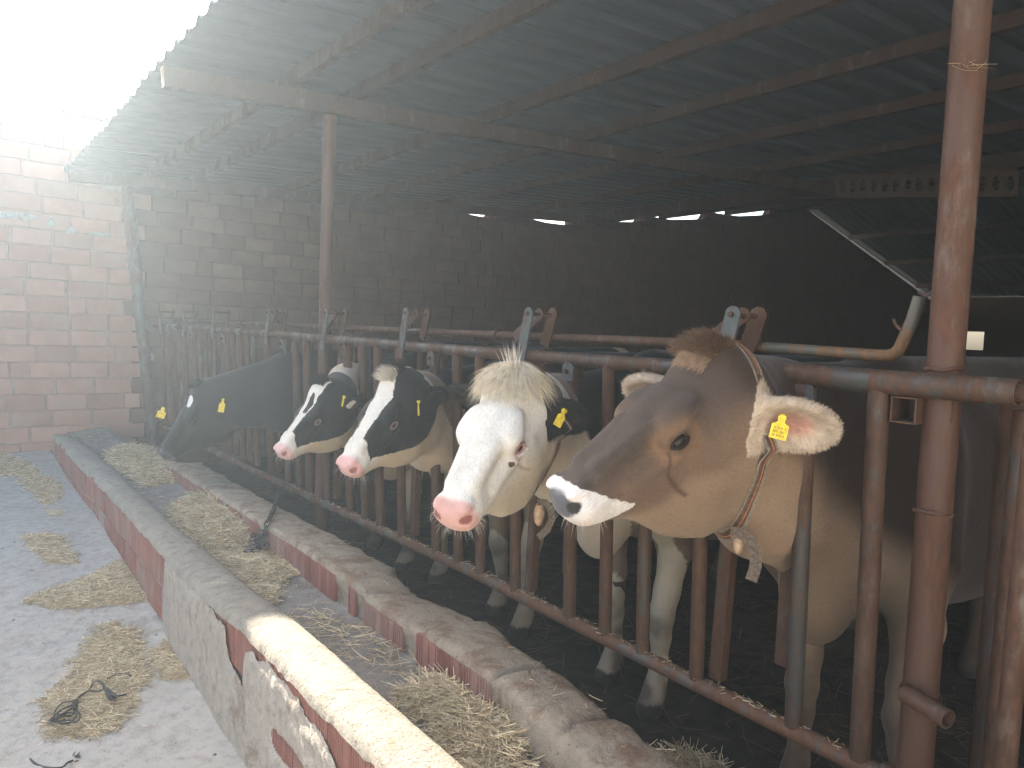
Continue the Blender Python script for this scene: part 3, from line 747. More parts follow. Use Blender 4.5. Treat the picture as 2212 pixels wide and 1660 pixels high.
# ------------------------------------------------------------------ cattle: each body is one continuous surface grown from a distance field
def smin(a, b, k):
    h = np.maximum(k - np.abs(a - b), 0) / k; return np.minimum(a, b) - h * h * k * .25
def smax(a, b, k): return -smin(-a, -b, k)
class Field:
    def __init__(s, xs, ys, zs):
        s.x, s.y, s.z = [np.asarray(v, np.float32) for v in (xs, ys, zs)]
        s.f = np.full((len(s.x), len(s.y), len(s.z)), .12, np.float32)
    def blk(s, lo, hi, m):
        sl = []
        for a, l, h in ((s.x, lo[0], hi[0]), (s.y, lo[1], hi[1]), (s.z, lo[2], hi[2])):
            i0 = int(np.searchsorted(a, l - m)); i1 = int(np.searchsorted(a, h + m)); sl.append(slice(i0, i1))
        return tuple(sl), s.x[sl[0], None, None] if 0 else s.x[sl[0]][:, None, None], s.y[sl[1]][None, :, None], s.z[sl[2]][None, None, :]
    def op(s, lo, hi, fn, k, mode='u', m=.07):
        sl, X, Y, Z = s.blk(lo, hi, m)
        sub = s.f[sl]
        if sub.size == 0: return
        d = fn(X, Y, Z).astype(np.float32)
        if mode == 'u': s.f[sl] = smin(sub, d, k)
        else: s.f[sl] = smax(sub, -d, k)
    def cone(s, a, b, r1, r2, k=.03, mode='u', sq=None, fr=None):
        """tapered capsule; sq=(axis vector, factor) squashes the section along that axis"""
        a, b = np.array(a, float), np.array(b, float); ab = b - a; L2 = ab @ ab; r = max(r1, r2)
        mult = 1.0
        if sq is not None: ax = np.array(sq[0], float); ax /= np.linalg.norm(ax); mult = 1.0 / sq[1]
        def fn(X, Y, Z):
            px, py, pz = X - a[0], Y - a[1], Z - a[2]
            t = np.clip((px * ab[0] + py * ab[1] + pz * ab[2]) / L2, 0, 1)
            qx, qy, qz = px - ab[0] * t, py - ab[1] * t, pz - ab[2] * t
            d2 = qx * qx + qy * qy + qz * qz
            if sq is not None:
                c = qx * ax[0] + qy * ax[1] + qz * ax[2]; d2 = d2 + c * c * (mult * mult - 1)
            return np.sqrt(d2) - (r1 + (r2 - r1) * t)
        s.op(np.minimum(a, b) - r, np.maximum(a, b) + r, fn, k, mode)
    def ell(s, c, R, rad, k=.03, mode='u'):
        c = np.array(c, float); R = np.array(R, float); rad = np.array(rad, float); r = rad.max()
        def fn(X, Y, Z):
            px, py, pz = X - c[0], Y - c[1], Z - c[2]; a0 = a1 = 0
            for i in range(3):
                q = px * R[0, i] + py * R[1, i] + pz * R[2, i]; a0 = a0 + (q / rad[i]) ** 2; a1 = a1 + (q / rad[i] ** 2) ** 2
            a0 = np.sqrt(a0); a1 = np.sqrt(a1) + 1e-9
            return a0 * (a0 - 1) / a1
        s.op(c - r, c + r, fn, k, mode)
    def mesh(s):
        f = s.f; S = f < 0
        nx, ny, nz = f.shape
        cnt = np.zeros((nx - 1, ny - 1, nz - 1), np.int8)
        for a in (0, 1):
            for b in (0, 1):
                for c in (0, 1): cnt += S[a:nx - 1 + a, b:ny - 1 + b, c:nz - 1 + c]
        act = (cnt > 0) & (cnt < 8); I = np.argwhere(act); idx = np.full(act.shape, -1, np.int32); idx[act] = np.arange(len(I))
        acc = np.zeros((len(I), 3)); n = np.zeros(len(I))
        cor = {}
        for a in (0, 1):
            for b in (0, 1):
                for c in (0, 1): cor[a, b, c] = f[I[:, 0] + a, I[:, 1] + b, I[:, 2] + c].astype(float)
        ks = list(cor)
        for p in ks:
            for q in ks:
                if p < q and sum(abs(np.subtract(p, q))) == 1:
                    u, v = cor[p], cor[q]; m = (u < 0) != (v < 0); t = np.where(m, u / np.where(m, u - v, 1), 0)
                    for d in range(3): acc[:, d] += m * (p[d] + (q[d] - p[d]) * t)
                    n += m
        acc /= n[:, None]
        V = np.empty_like(acc)
        for d, g in enumerate((s.x, s.y, s.z)): V[:, d] = g[I[:, d]] + acc[:, d] * (g[I[:, d] + 1] - g[I[:, d]])
        Q = []
        m = S[:-1, 1:-1, 1:-1] != S[1:, 1:-1, 1:-1]; E = np.argwhere(m) + [0, 1, 1]; fl = S[E[:, 0], E[:, 1], E[:, 2]]
        q = np.stack([idx[E[:, 0], E[:, 1] - 1, E[:, 2] - 1], idx[E[:, 0], E[:, 1], E[:, 2] - 1], idx[E[:, 0], E[:, 1], E[:, 2]], idx[E[:, 0], E[:, 1] - 1, E[:, 2]]], 1); q[~fl] = q[~fl][:, ::-1]; Q.append(q)
        m = S[1:-1, :-1, 1:-1] != S[1:-1, 1:, 1:-1]; E = np.argwhere(m) + [1, 0, 1]; fl = S[E[:, 0], E[:, 1], E[:, 2]]
        q = np.stack([idx[E[:, 0] - 1, E[:, 1], E[:, 2] - 1], idx[E[:, 0] - 1, E[:, 1], E[:, 2]], idx[E[:, 0], E[:, 1], E[:, 2]], idx[E[:, 0], E[:, 1], E[:, 2] - 1]], 1); q[~fl] = q[~fl][:, ::-1]; Q.append(q)
        m = S[1:-1, 1:-1, :-1] != S[1:-1, 1:-1, 1:]; E = np.argwhere(m) + [1, 1, 0]; fl = S[E[:, 0], E[:, 1], E[:, 2]]
        q = np.stack([idx[E[:, 0] - 1, E[:, 1] - 1, E[:, 2]], idx[E[:, 0], E[:, 1] - 1, E[:, 2]], idx[E[:, 0], E[:, 1], E[:, 2]], idx[E[:, 0] - 1, E[:, 1], E[:, 2]]], 1); q[~fl] = q[~fl][:, ::-1]; Q.append(q)
        Q = np.concatenate(Q); Q = Q[(Q >= 0).all(1)]
        # light smoothing
        for _ in range(2):
            A = np.zeros_like(V); N = np.zeros(len(V))
            for a, b in ((0, 1), (1, 2), (2, 3), (3, 0)):
                np.add.at(A, Q[:, a], V[Q[:, b]]); np.add.at(A, Q[:, b], V[Q[:, a]]); np.add.at(N, Q[:, a], 1); np.add.at(N, Q[:, b], 1)
            V = V * .5 + .5 * A / np.maximum(N, 1)[:, None]
        return V, Q

HT = dict(  # head profile tables: x along the nose, z = 0 on the forehead line
    x=  [-.08, -.03, .02, .08, .15, .20, .26, .32, .38, .43, .47, .505, .53, .548, .556],
    top=[-.060, -.022, .004, .010, .012, .010, .000, -.012, -.022, -.028, -.032, -.040, -.054, -.080, -.10],
    bot=[-.22, -.285, -.328, -.356, -.366, -.356, -.322, -.278, -.228, -.198, -.182, -.174, -.162, -.138, -.116],
    wu= [.070, .082, .094, .106, .112, .108, .090, .070, .058, .057, .063, .067, .063, .045, .020],
    wm= [.075, .088, .098, .106, .108, .100, .085, .072, .066, .068, .075, .079, .073, .052, .024],
    wl= [.050, .056, .062, .066, .062, .054, .046, .040, .038, .041, .048, .053, .049, .034, .014])
def head_frame(poll, muzzle, roll=0.0):
    f = Vector(muzzle) - Vector(poll); L = f.length; f.normalize()
    l = Vector((0, 0, 1)).cross(f).normalized(); u = f.cross(l)
    if roll:
        R = Matrix.Rotation(roll, 3, f); l = R @ l; u = R @ u
    return np.array([list(f), list(l), list(u)]).T, L / .555     # columns forward, left, up ; scale
def ear_frame(R, side, out, back, up, opend):
    """axis of the ear and the direction its hollow opens, in head space"""
    a = Vector((back, side * out, up)).normalized(); o = Vector((opend[0], side * opend[1], opend[2])); o = (o - a * o.dot(a)).normalized(); s_ = a.cross(o)
    return np.array([list(a), list(s_), list(o)]).T

def make_cow(name, label, group, poll, muzzle, slot, body, ears, colour, roll=0, step=.006, bstep=.017, opts=None):
    opts = opts or {}
    R, S = head_frame(poll, muzzle, roll); O = np.array(list(poll)) - R @ (np.array([.0, 0, -.015]) * S)
    W = lambda p: O + R @ (np.array(p, float) * S)                 # head space -> world
    D = lambda v: R @ np.array(v, float)
    bx, by, wz = body['x'], body['y'], body.get('withers', 1.36); yaw = body.get('yaw', 0.0); bl = body.get('len', 1.0); fl = body.get('floor', -.10)
    c_, s_ = math.cos(yaw), math.sin(yaw)
    def B(p):  # body space: x back along the cow, y to its left(-y world), z height above floor scaled
        x, y, z = p; x *= bl; return np.array([bx + x * c_ - y * s_, by + x * s_ + y * c_, fl + z * (wz - fl) / 1.40])
    # grid
    hp = np.array([W((x, y, z)) for x in (-.16, .60) for y in (-.33, .33) for z in (-.34, .10)])
    hc = W((.22, 0, -.12))
    def rng_(lo, hi, a, b, fine, coarse):
        g = [];
        if lo < a: g.append(np.arange(a - coarse, lo - coarse, -coarse)[::-1])
        g.append(np.arange(a, b, fine)); e = g[-1][-1] + fine
        if hi > b: g.append(np.arange(e, hi + coarse, coarse))
        return np.concatenate(g)
    # fine box around the head proper
    tips = [W((x, y, z)) for x in (-.09, .57) for y in (-.13, .13) for z in (-.30, .06)]
    for e in ears:
        tips.append(W(np.array(e['base']) * [1, 1, 1] + np.array([e['back'], e['side'] * e['out'], e['up']]) / np.linalg.norm([e['back'], e['out'], e['up']]) * e.get('len', .20)))
    tips = np.array(tips); h0, h1 = tips.min(0) - .045, tips.max(0) + .045
    allp = np.array([B((x, y, z)) for x in (-.35, 2.15) for y in (-.42, .42) for z in (-.03, 1.46)])
    b0, b1 = np.minimum(h0, allp.min(0)), np.maximum(h1, allp.max(0))
    F = Field(*[rng_(b0[i], b1[i], h0[i], h1[i], step * S if i else step * S, bstep) for i in range(3)])
    # head loft
    T = {k: np.array(v, float) for k, v in HT.items()}
    Ri = R.T; s2 = S
    depth = opts.get('jaw', 1.0)
    def loft(X, Y, Z):
        px, py, pz = (X - O[0]) / s2, (Y - O[1]) / s2, (Z - O[2]) / s2
        qx = px * R[0, 0] + py * R[1, 0] + pz * R[2, 0]; qy = np.abs(px * R[0, 1] + py * R[1, 1] + pz * R[2, 1]); qz = px * R[0, 2] + py * R[1, 2] + pz * R[2, 2]
        I = lambda k: np.interp(qx, T['x'], T[k])
        top, bot = I('top'), I('bot') * (1 + (depth - 1) * np.clip((.46 - qx) / .14, 0, 1)); mid = (top + bot) / 2; h = (top - bot) / 2; v = (qz - mid) / h
        wu, wm, wl = I('wu'), I('wm'), I('wl')
        vv = np.clip(v, -1, 1); wdt = np.where(vv > 0, wm + (wu - wm) * vv ** 1.0, wm + (wl - wm) * (-vv))
        g = (np.abs(qy / wdt) ** 2.5 + np.abs(v) ** 2.7) ** (1 / 2.6)
        d = (g - 1) * np.minimum(wdt, h) * .85
        d = np.maximum(d, T['x'][0] - qx); d = np.maximum(d, qx - .556)
        return d * s2
    lo = np.array([W((x, y, z)) for x in (-.08, .56) for y in (-.12, .12) for z in (-.30, .02)])
    F.op(lo.min(0), lo.max(0), loft, .02)
    k_ = S
    H = lambda c, rad, k=.03, mode='u', rot=None: F.ell(W(c), R if rot is None else R @ rot, np.array(rad) * S, k * S, mode)
    C = lambda a, b, r1, r2, k=.02, mode='u', sq=None: F.cone(W(a), W(b), r1 * S, r2 * S, k * S, mode, None if sq is None else (D(sq[0]), sq[1]))
    # poll, brow, cheek, jaw
    H((-.005, 0, -.012), (.055, .062, opts.get('poll', .045)), .04)
    for sd in (1, -1):
        H((.19, sd * .080, -.026), (.060, .030, .020), .03)
        H((.232, sd * .090, -.060), (.042, .022, .036), .025)
        H((.095, sd * .070, -.195), (.105, .042, .115), .05)          # masseter
        C((.15, sd * .040, -.295), (.03, sd * .055, -.265), .030, .040, .05)
        C((.27, sd * .078, -.115), (.38, sd * .058, -.125), .012, .008, .04)   # facial crest
        C((.28, sd * .052, -.035), (.44, sd * .040, -.045), .016, .014, .03)
        # eye socket
        H((.232, sd * .114, -.076), (.031, .020, .021), .012, 's')
        H((.215, sd * .103, -.040), (.034, .014, .011), .02)         # upper lid fold
        H((.235, sd * .096, -.110), (.035, .012, .010), .02)
        # temple hollow
        H((.13, sd * .126, -.060), (.045, .014, .022), .04, 's')
        # nostril
        C((.552, sd * .050, -.088), (.495, sd * .046, -.078), .0155, .010, .008, 's')
        C((.512, sd * .088, -.072), (.545, sd * .052, -.088), .0075, .013, .010, 's')
        H((.515, sd * .045, -.052), (.030, .020, .012), .018)
        H((.520, sd * .056, -.092), (.022, .014, .014), .015)
        # mouth line
        C((.545, 0, -.124), (.510, sd * .046, -.126), .004, .0045, .006, 's')
        C((.510, sd * .050, -.126), (.415, sd * .062, -.132), .0045, .005, .008, 's')
    H((.535, 0, -.085), (.020, .045, .030), .02)
    H((.475, 0, -.142), (.060, .045, .020), .02)
    C((.46, 0, -.150), (.20, 0, -.215), .026, .045, .05)
    # ears
    earR = []
    for e in ears:
        sd = e['side']; A = ear_frame(R, sd, e['out'], e['back'], e['up'], e['open']); earR.append(A)
        Ln = e.get('len', .20); wd = e.get('wd', .062); base = np.array(e['base'], float)
        F.cone(W(base - A[:, 0] * .01), W(base + A[:, 0] * .05), .040 * S, .030 * S, .03 * S)
        c = base + A[:, 0] * (Ln * .53)
        F.ell(W(c), R @ A, np.array([Ln * .50, wd, .030]) * S, .015 * S)
        F.ell(W(c + A[:, 2] * .028 + A[:, 0] * .0), R @ A, np.array([Ln * .42, wd * .80, .036]) * S, .008 * S, 's')
    # neck
    st = np.array(slot, float); up = np.array([0, 0, 1.0])
    lat = np.array([0, 1.0, 0])
    pA, jA = W((-.01, 0, -.075)), W((.03, 0, -.19))
    hd = body.get('neck_h', .12)
    wA, wB = B((.06, 0, 1.27)), B((-.16, 0, .93))
    nr = body.get('neck_r', .075)
    F.cone(pA, st + up * hd, nr * .98, nr, .05); F.cone(st + up * hd, wA, nr, .10, .07)
    F.cone(jA, st - up * hd * 1.0, nr * 1.0, nr * 1.12, .06); F.cone(st - up * hd * 1.0, wB, nr * 1.12, .15, .09)
    F.cone((pA + jA) / 2, st, nr * 1.05, nr * 1.2, .06); F.cone(st, B((.0, 0, 1.08)), nr * 1.2, .16, .08)
    dv = st - up * (hd + .08)
    F.cone(jA * .6 + dv * .4 - up * .0, B((-.20, 0, .78)), .035, .07, .07, sq=(lat, .45))   # dewlap
    # trunk
    I3 = np.array([[c_, -s_, 0], [s_, c_, 0], [0, 0, 1]])
    E = lambda c, rad, k=.08: F.ell(B(c), I3, rad, k)
    E((.12, 0, .98), (.34, .25, .36)); E((.62, 0, .95), (.62, .31, .39)); E((1.08, 0, .93), (.58, .34, .40)); E((1.55, 0, 1.06), (.36, .27, .30))
    E((-.20, 0, .76), (.12, .10, .16)); F.cone(B((.05, 0, 1.33)), B((1.7, 0, 1.33)), .05, .06, .12)
    for sd in (1, -1):
        F.cone(B((.10, sd * .15, 1.20)), B((-.08, sd * .20, .88)), .06, .11, .08); E((-.03, sd * .19, .86), (.14, .07, .16), .06)
        q = lambda pts: [F.cone(B(pts[i][0]), B(pts[i + 1][0]), pts[i][1], pts[i + 1][1], .035) for i in range(len(pts) - 1)]
        fo = body.get('feet', {}).get(sd, 0.0)
        q([((-.06, sd * .18, .84), .10), ((.05, sd * .17, .66), .068), ((.045 + fo * .3, sd * .15, .48), .048), ((.03 + fo * .5, sd * .145, .385), .047), ((.04 + fo * .7, sd * .145, .30), .036), ((.045 + fo, sd * .145, .15), .033), ((.03 + fo, sd * .145, .10), .041)])
        q([((.03 + fo, sd * .145, .10), .038), ((-.005 + fo, sd * .148, .035), .052)])
        q([((1.50, sd * .17, 1.0), .17), ((1.36, sd * .20, .70), .12), ((1.56, sd * .18, .55), .07), ((1.68, sd * .17, .47), .048), ((1.65, sd * .17, .30), .036), ((1.62, sd * .17, .14), .036), ((1.58, sd * .17, .04), .052)])
    F.cone(B((1.88, 0, 1.28)), B((1.96, 0, .62)), .025, .018, .03); E((1.97, 0, .52), (.035, .035, .11), .02)
    E((1.25, 0, .60), (.16, .14, .14), .06)
    V, Q = F.mesh()
    # ------- colours
    hl = ((V - O) @ R) / S
    rel = V - np.array([bx, by, fl]); bl_ = np.stack([(rel[:, 0] * c_ + rel[:, 1] * s_) / bl, -rel[:, 0] * s_ + rel[:, 1] * c_, rel[:, 2] * 1.40 / (wz - fl)], 1)
    isear = np.zeros(len(V), bool); earin = np.zeros(len(V)); eart = np.zeros(len(V))
    for e, A in zip(ears, earR):
        q = (hl - np.array(e['base'])) @ A; Ln = e.get('len', .20)
        m = (q[:, 0] > .03) & (q[:, 0] < Ln * 1.1) & (np.abs(q[:, 1]) < .085) & (np.abs(q[:, 2]) < .06); isear |= m
        earin = np.where(m, np.clip(1 - np.sqrt(((q[:, 0] - Ln * .53) / (Ln * .42)) ** 2 + (q[:, 1] / (e.get('wd', .062) * .8)) ** 2), 0, 1) * (q[:, 2] > -.012), earin); eart = np.where(m, q[:, 0] / Ln, eart)
    base, patch, pcol, wet = colour(V, hl, bl_, isear, earin, eart)
    soil(base, V, bl_)
    hoof = (bl_[:, 2] < .065); base[hoof] = (.05, .04, .035); patch[hoof] = -1
    origin = np.array([bx, by, fl])
    me = fast_mesh(name, V - origin, Q, M['coat'], True)
    def attrs(me, base, patch, pcol, wet, hl):
        n = len(base)
        for nm, arr in (('base', base), ('patchcol', pcol)):
            a = me.attributes.new(nm, 'FLOAT_COLOR', 'POINT'); a.data.foreach_set('color', np.concatenate([arr, np.ones((n, 1))], 1).astype(np.float32).ravel())
        for nm, arr in (('patch', patch), ('wet', wet)):
            a = me.attributes.new(nm, 'FLOAT', 'POINT'); a.data.foreach_set('value', arr.astype(np.float32))
        a = me.attributes.new('hl', 'FLOAT_VECTOR', 'POINT'); a.data.foreach_set('vector', hl.astype(np.float32).ravel())
    attrs(me, base, patch, pcol, wet, hl)
    root = link_mesh(name, me, None, origin); tag(root, label, 'cow', group)
    nrm = np.zeros(len(V) * 3, np.float32); me.vertices.foreach_get('normal', nrm); nrm = nrm.reshape(-1, 3)
    ctx = dict(W=W, D=D, R=R, S=S, O=O, root=root, V=V, N=nrm, hl=hl, B=B, ears=ears, earR=earR, base=base, patch=patch, pcol=pcol, wet=wet, Q=Q, isear=isear, attrs=attrs, eart=eart, earin=earin)
    # ------- fur: short hairs that carry the coat's own colours
    nf = opts.get('fur', 0)
    if nf:
        reg = (hl[:, 0] > -.12) & (hl[:, 0] < .50) & (np.abs(hl[:, 1]) < .34) & (hl[:, 2] > -.35)
        idx = np.where(reg & (wet < .3))[0]; ne = int(nf * .6); ie = np.where(isear)[0]
        pick = np.concatenate([rng.choice(idx, nf - ne), rng.choice(ie, ne)]) if len(ie) else rng.choice(idx, nf)
        n = len(pick); P = V[pick] + rng.normal(0, .0015, (n, 3)); N_ = nrm[pick]
        flow = np.tile(D((1, 0, -.25)), (n, 1)); ea = isear[pick]
        for e, A in zip(ears, earR):
            q = (hl[pick] - np.array(e['base'])) @ A; m = ea & (q[:, 0] > .02) & (q[:, 0] < .3) & (np.sign(hl[pick][:, 1]) == e['side'])
            out = (R @ A @ np.stack([q[:, 0] * 0 + .6, q[:, 1] / .06, 0 * q[:, 0]])).T; flow[m] = out[m]
        flow -= N_ * (flow * N_).sum(1)[:, None]; flow /= np.linalg.norm(flow, axis=1)[:, None] + 1e-6
        Ln = np.where(ea, rng.uniform(.006, .018, n), rng.uniform(.003, .006, n)) * S
        if 'furlen' in opts: Ln *= opts['furlen']
        d = flow * .9 + N_ * np.where(ea, .15, .12)[:, None] + rng.normal(0, .12, (n, 3)); d /= np.linalg.norm(d, axis=1)[:, None]
        sdv = np.cross(d, N_ + rng.normal(0, .5, (n, 3))); sdv /= np.linalg.norm(sdv, axis=1)[:, None]; wd = np.where(ea, .0005, .00035)[:, None]
        p0 = P - N_ * .001; p1 = P + d * (Ln * .55)[:, None]; p2 = P + d * Ln[:, None] + (flow * .002)
        VV = np.stack([p0 - sdv * wd, p0 + sdv * wd, p1 + sdv * wd * .8, p1 - sdv * wd * .8, p2], 1).reshape(-1, 3)
        k = np.arange(n)[:, None] * 5; FF = np.concatenate([k + [0, 1, 2], k + [0, 2, 3], k + [3, 2, 4]])
        fm = fast_mesh('fur', VV - origin, FF, M['coat'], False); rep = np.repeat(pick, 5)
        jit = 1 + rng.uniform(-.12, .12, n).repeat(5)[:, None]
        attrs(fm, base[rep] * jit, patch[rep], pcol[rep] * jit, wet[rep] * 0, hl[rep])
        fo_ = link_mesh('fur', fm, root, origin); fo_['kind'] = 'stuff'
    return ctx

def strands(ctx, name, pts, dirs, lens, wid, mat, droop=.3, curl=.15, seg=5, parent=None):
    """tapered ribbons grown from world points"""
    n = len(pts); P = np.array(pts, float); d = np.array(dirs, float); d /= np.linalg.norm(d, axis=1)[:, None]; lens = np.array(lens, float)
    VV = []; FF = []; g = np.array([0, 0, -1.0]); cd_ = rng.normal(0, 1, (n, 3)) * curl
    side = np.cross(d, rng.normal(0, 1, (n, 3))); side /= np.linalg.norm(side, axis=1)[:, None]
    cur = P.copy(); rows = []
    for s_ in range(seg + 1):
        f = s_ / seg; w_ = wid * (1 - f * .93)
        rows.append(np.stack([cur - side * w_, cur + side * w_], 1))
        d = d + (g * droop + cd_ * .5) / seg; d /= np.linalg.norm(d, axis=1)[:, None]
        cur = cur + d * (lens / seg)[:, None]
    A = np.stack(rows, 1).reshape(n, (seg + 1) * 2, 3); VV = A.reshape(-1, 3)
    k = np.arange(n)[:, None] * (seg + 1) * 2
    FF = np.concatenate([k + [2 * j, 2 * j + 1, 2 * j + 3, 2 * j + 2] for j in range(seg)])
    o = np.array(ctx['root']['_w']) if ctx else np.array([0, 0, 0.])
    ob = link_mesh(name, fast_mesh(name, VV - o, FF, mat, True), ctx['root'] if ctx else parent, o); return ob

LID = {}
def eye(ctx, side, kind='dark', lid='lid_dark', c=(.232, .0925, -.076), look=(.35, 1, .05)):
    S, R, W, D, root = ctx['S'], ctx['R'], ctx['W'], ctx['D'], ctx['root']
    ctr = W((c[0], side * c[1], c[2])); r = .0215 * S
    ax = Vector(D((look[0], side * look[1], look[2]))).normalized(); fwd = Vector(D((1, 0, 0))); fwd = (fwd - ax * fwd.dot(ax)).normalized(); upv = ax.cross(fwd)
    def ball(name, rad, off, a0, mat, squash=1):
        mb = MB(); rows = []
        for i in range(13):
            th = a0 * i / 12
            rows.append([Vector(ctr) + ax * (off + rad * math.cos(th)) + (fwd * math.cos(p) + upv * math.sin(p) * squash) * rad * math.sin(th) for p in [2 * math.pi * k / 24 for k in range(25)]])
        mb.grid(rows); return mb.build(name, mat, root, tuple(ctr), smooth=True)
    ball('eyeball', r, 0, math.pi, M['eye_white'] if kind != 'dark' else M['eye_dark'])
    if kind != 'dark':
        ball('iris', r * .99, .0012 * S, .66, M['eye_iris']); ball('pupil', r * 1.0, .0020 * S, .42, M['eye_dark'], .6)
    # almond lids
    n = 40
    for nm, sg in (('upper_lid', 1), ('lower_lid', -1)):
        pts = []; rr = []
        for k in range(n + 1):
            u = -1 + 2 * k / n; xx = u * 1.25; hgt = (1 - abs(u) ** 2.2) * ((.60 if kind == 'dark' else .68) if sg > 0 else (.48 if kind == 'dark' else .6)) * sg
            p = fwd * xx * r + upv * hgt * r; dd = math.sqrt(max(0.0, 1.12 - min(1.1, (xx * .72) ** 2 + (hgt * .9) ** 2)))
            pts.append(Vector(ctr) + p + ax * (r * (dd * 1.0 - .02))); rr.append(.0042 * S * (1.15 if sg > 0 else .9))
        mb = MB(); mb.tube(pts, rr, 8); mb.build(nm, M[lid], root, smooth=True)
        if sg > 0: up_pts = pts
    LID[(root.name, side)] = (Vector(ctr), ax, fwd, upv, up_pts)
    return ctr, ax, fwd, upv, up_pts

def ear_tag(ctx, world, axis_down, facing, w_=.028, h=.05, thick=.002):
    root = ctx['root']; d = Vector(axis_down).normalized(); n = Vector(facing); n = (n - d * n.dot(d)).normalized(); s_ = d.cross(n)
    p = Vector(world); mb = MB()
    out = [(-.15, 0), (.15, 0), (.22, .22), (.5, .34), (.5, 1.0), (-.5, 1.0), (-.5, .34), (-.22, .22)]
    pts = [p + s_ * (a * w_) + d * (b * h) for a, b in out]; m = len(pts)
    mb.add([q - n * thick for q in pts] + [q + n * thick for q in pts], [tuple(range(m))[::-1], tuple(range(m, 2 * m))] + [(k, (k + 1) % m, m + (k + 1) % m, m + k) for k in range(m)])
    mb.tube([p - n * .006, p + n * .006], w_ * .24, 10)
    o = mb.build('ear_tag', M['tag'], root)
    return o, p, d, n, s_

def collar(ctx, centre, nrm, up, ru, rs, wdt, mats, sag=0, a0=0, a1=360):
    """webbing band around the neck: ellipse in the plane perpendicular to nrm"""
    n = Vector(nrm).normalized(); u = Vector(up); u = (u - n * u.dot(n)).normalized(); s_ = n.cross(u); c = Vector(centre); N = 72
    root = ctx['root']
    for (f0, f1, mt, pr) in mats:
        mb = MB(); rows = []
        for k in range(N + 1):
            a = 2 * math.pi * k / N; rad = u * math.cos(a) * ru + s_ * math.sin(a) * rs; o_ = rad.normalized()
            w0, w1 = (f0 - .5) * wdt, (f1 - .5) * wdt
            rows.append([c + rad + n * w0, c + rad + n * w0 + o_ * (.004 + pr), c + rad + n * w1 + o_ * (.004 + pr), c + rad + n * w1])
        mb.grid(rows); mb.build('collar_band', M[mt], root, smooth=False, angle=40)

def sd_ell(P, c, r):
    q = (P - np.array(c)) / np.array(r); k0 = np.linalg.norm(q, axis=1); return (1 - k0) * min(r)     # >0 inside
def lerp(a, b, t): return np.array(a)[None] * (1 - t[:, None]) + np.array(b)[None] * t[:, None]
def sst(x, a, b):
    t = np.clip((x - a) / (b - a), 0, 1); return t * t * (3 - 2 * t)
# ------------------------------------------------------------------ the five cows
GRP = 'cows feeding with their heads through the fence'
def body_holstein(V, bl_, patches):
    f = np.full(len(V), -1.0)
    for c, r in patches: f = np.maximum(f, sd_ell(bl_, c, r))
    return f
BLK = np.array((.009, .0095, .0105)); WHT = np.array((.70, .66, .58)); CRM = np.array((.62, .50, .35))
EARN = dict(base=(.025, .084, -.125), side=1, out=.95, back=-.28, up=-.10, open=(.85, .45, -.15))
def soil(base, V, bl, amt=.7):
    d = sst(bl[:, 2] + .10 * fbm(V, 7, 61), .62, .22) * (.45 + .55 * sst(fbm(V, 11, 62), -.3, .3)) * amt * 1.25; d = np.where(bl[:, 0] < -.45, 0, d)
    base *= (1 - d[:, None]); base += np.array((.085, .060, .042)) * d[:, None]
def ear(side, **k):
    e = dict(EARN); e['side'] = side; e['base'] = (EARN['base'][0], side * EARN['base'][1], EARN['base'][2]); e.update(k)
    if 'base' in k: e['base'] = (k['base'][0], side * k['base'][1], k['base'][2])
    return e

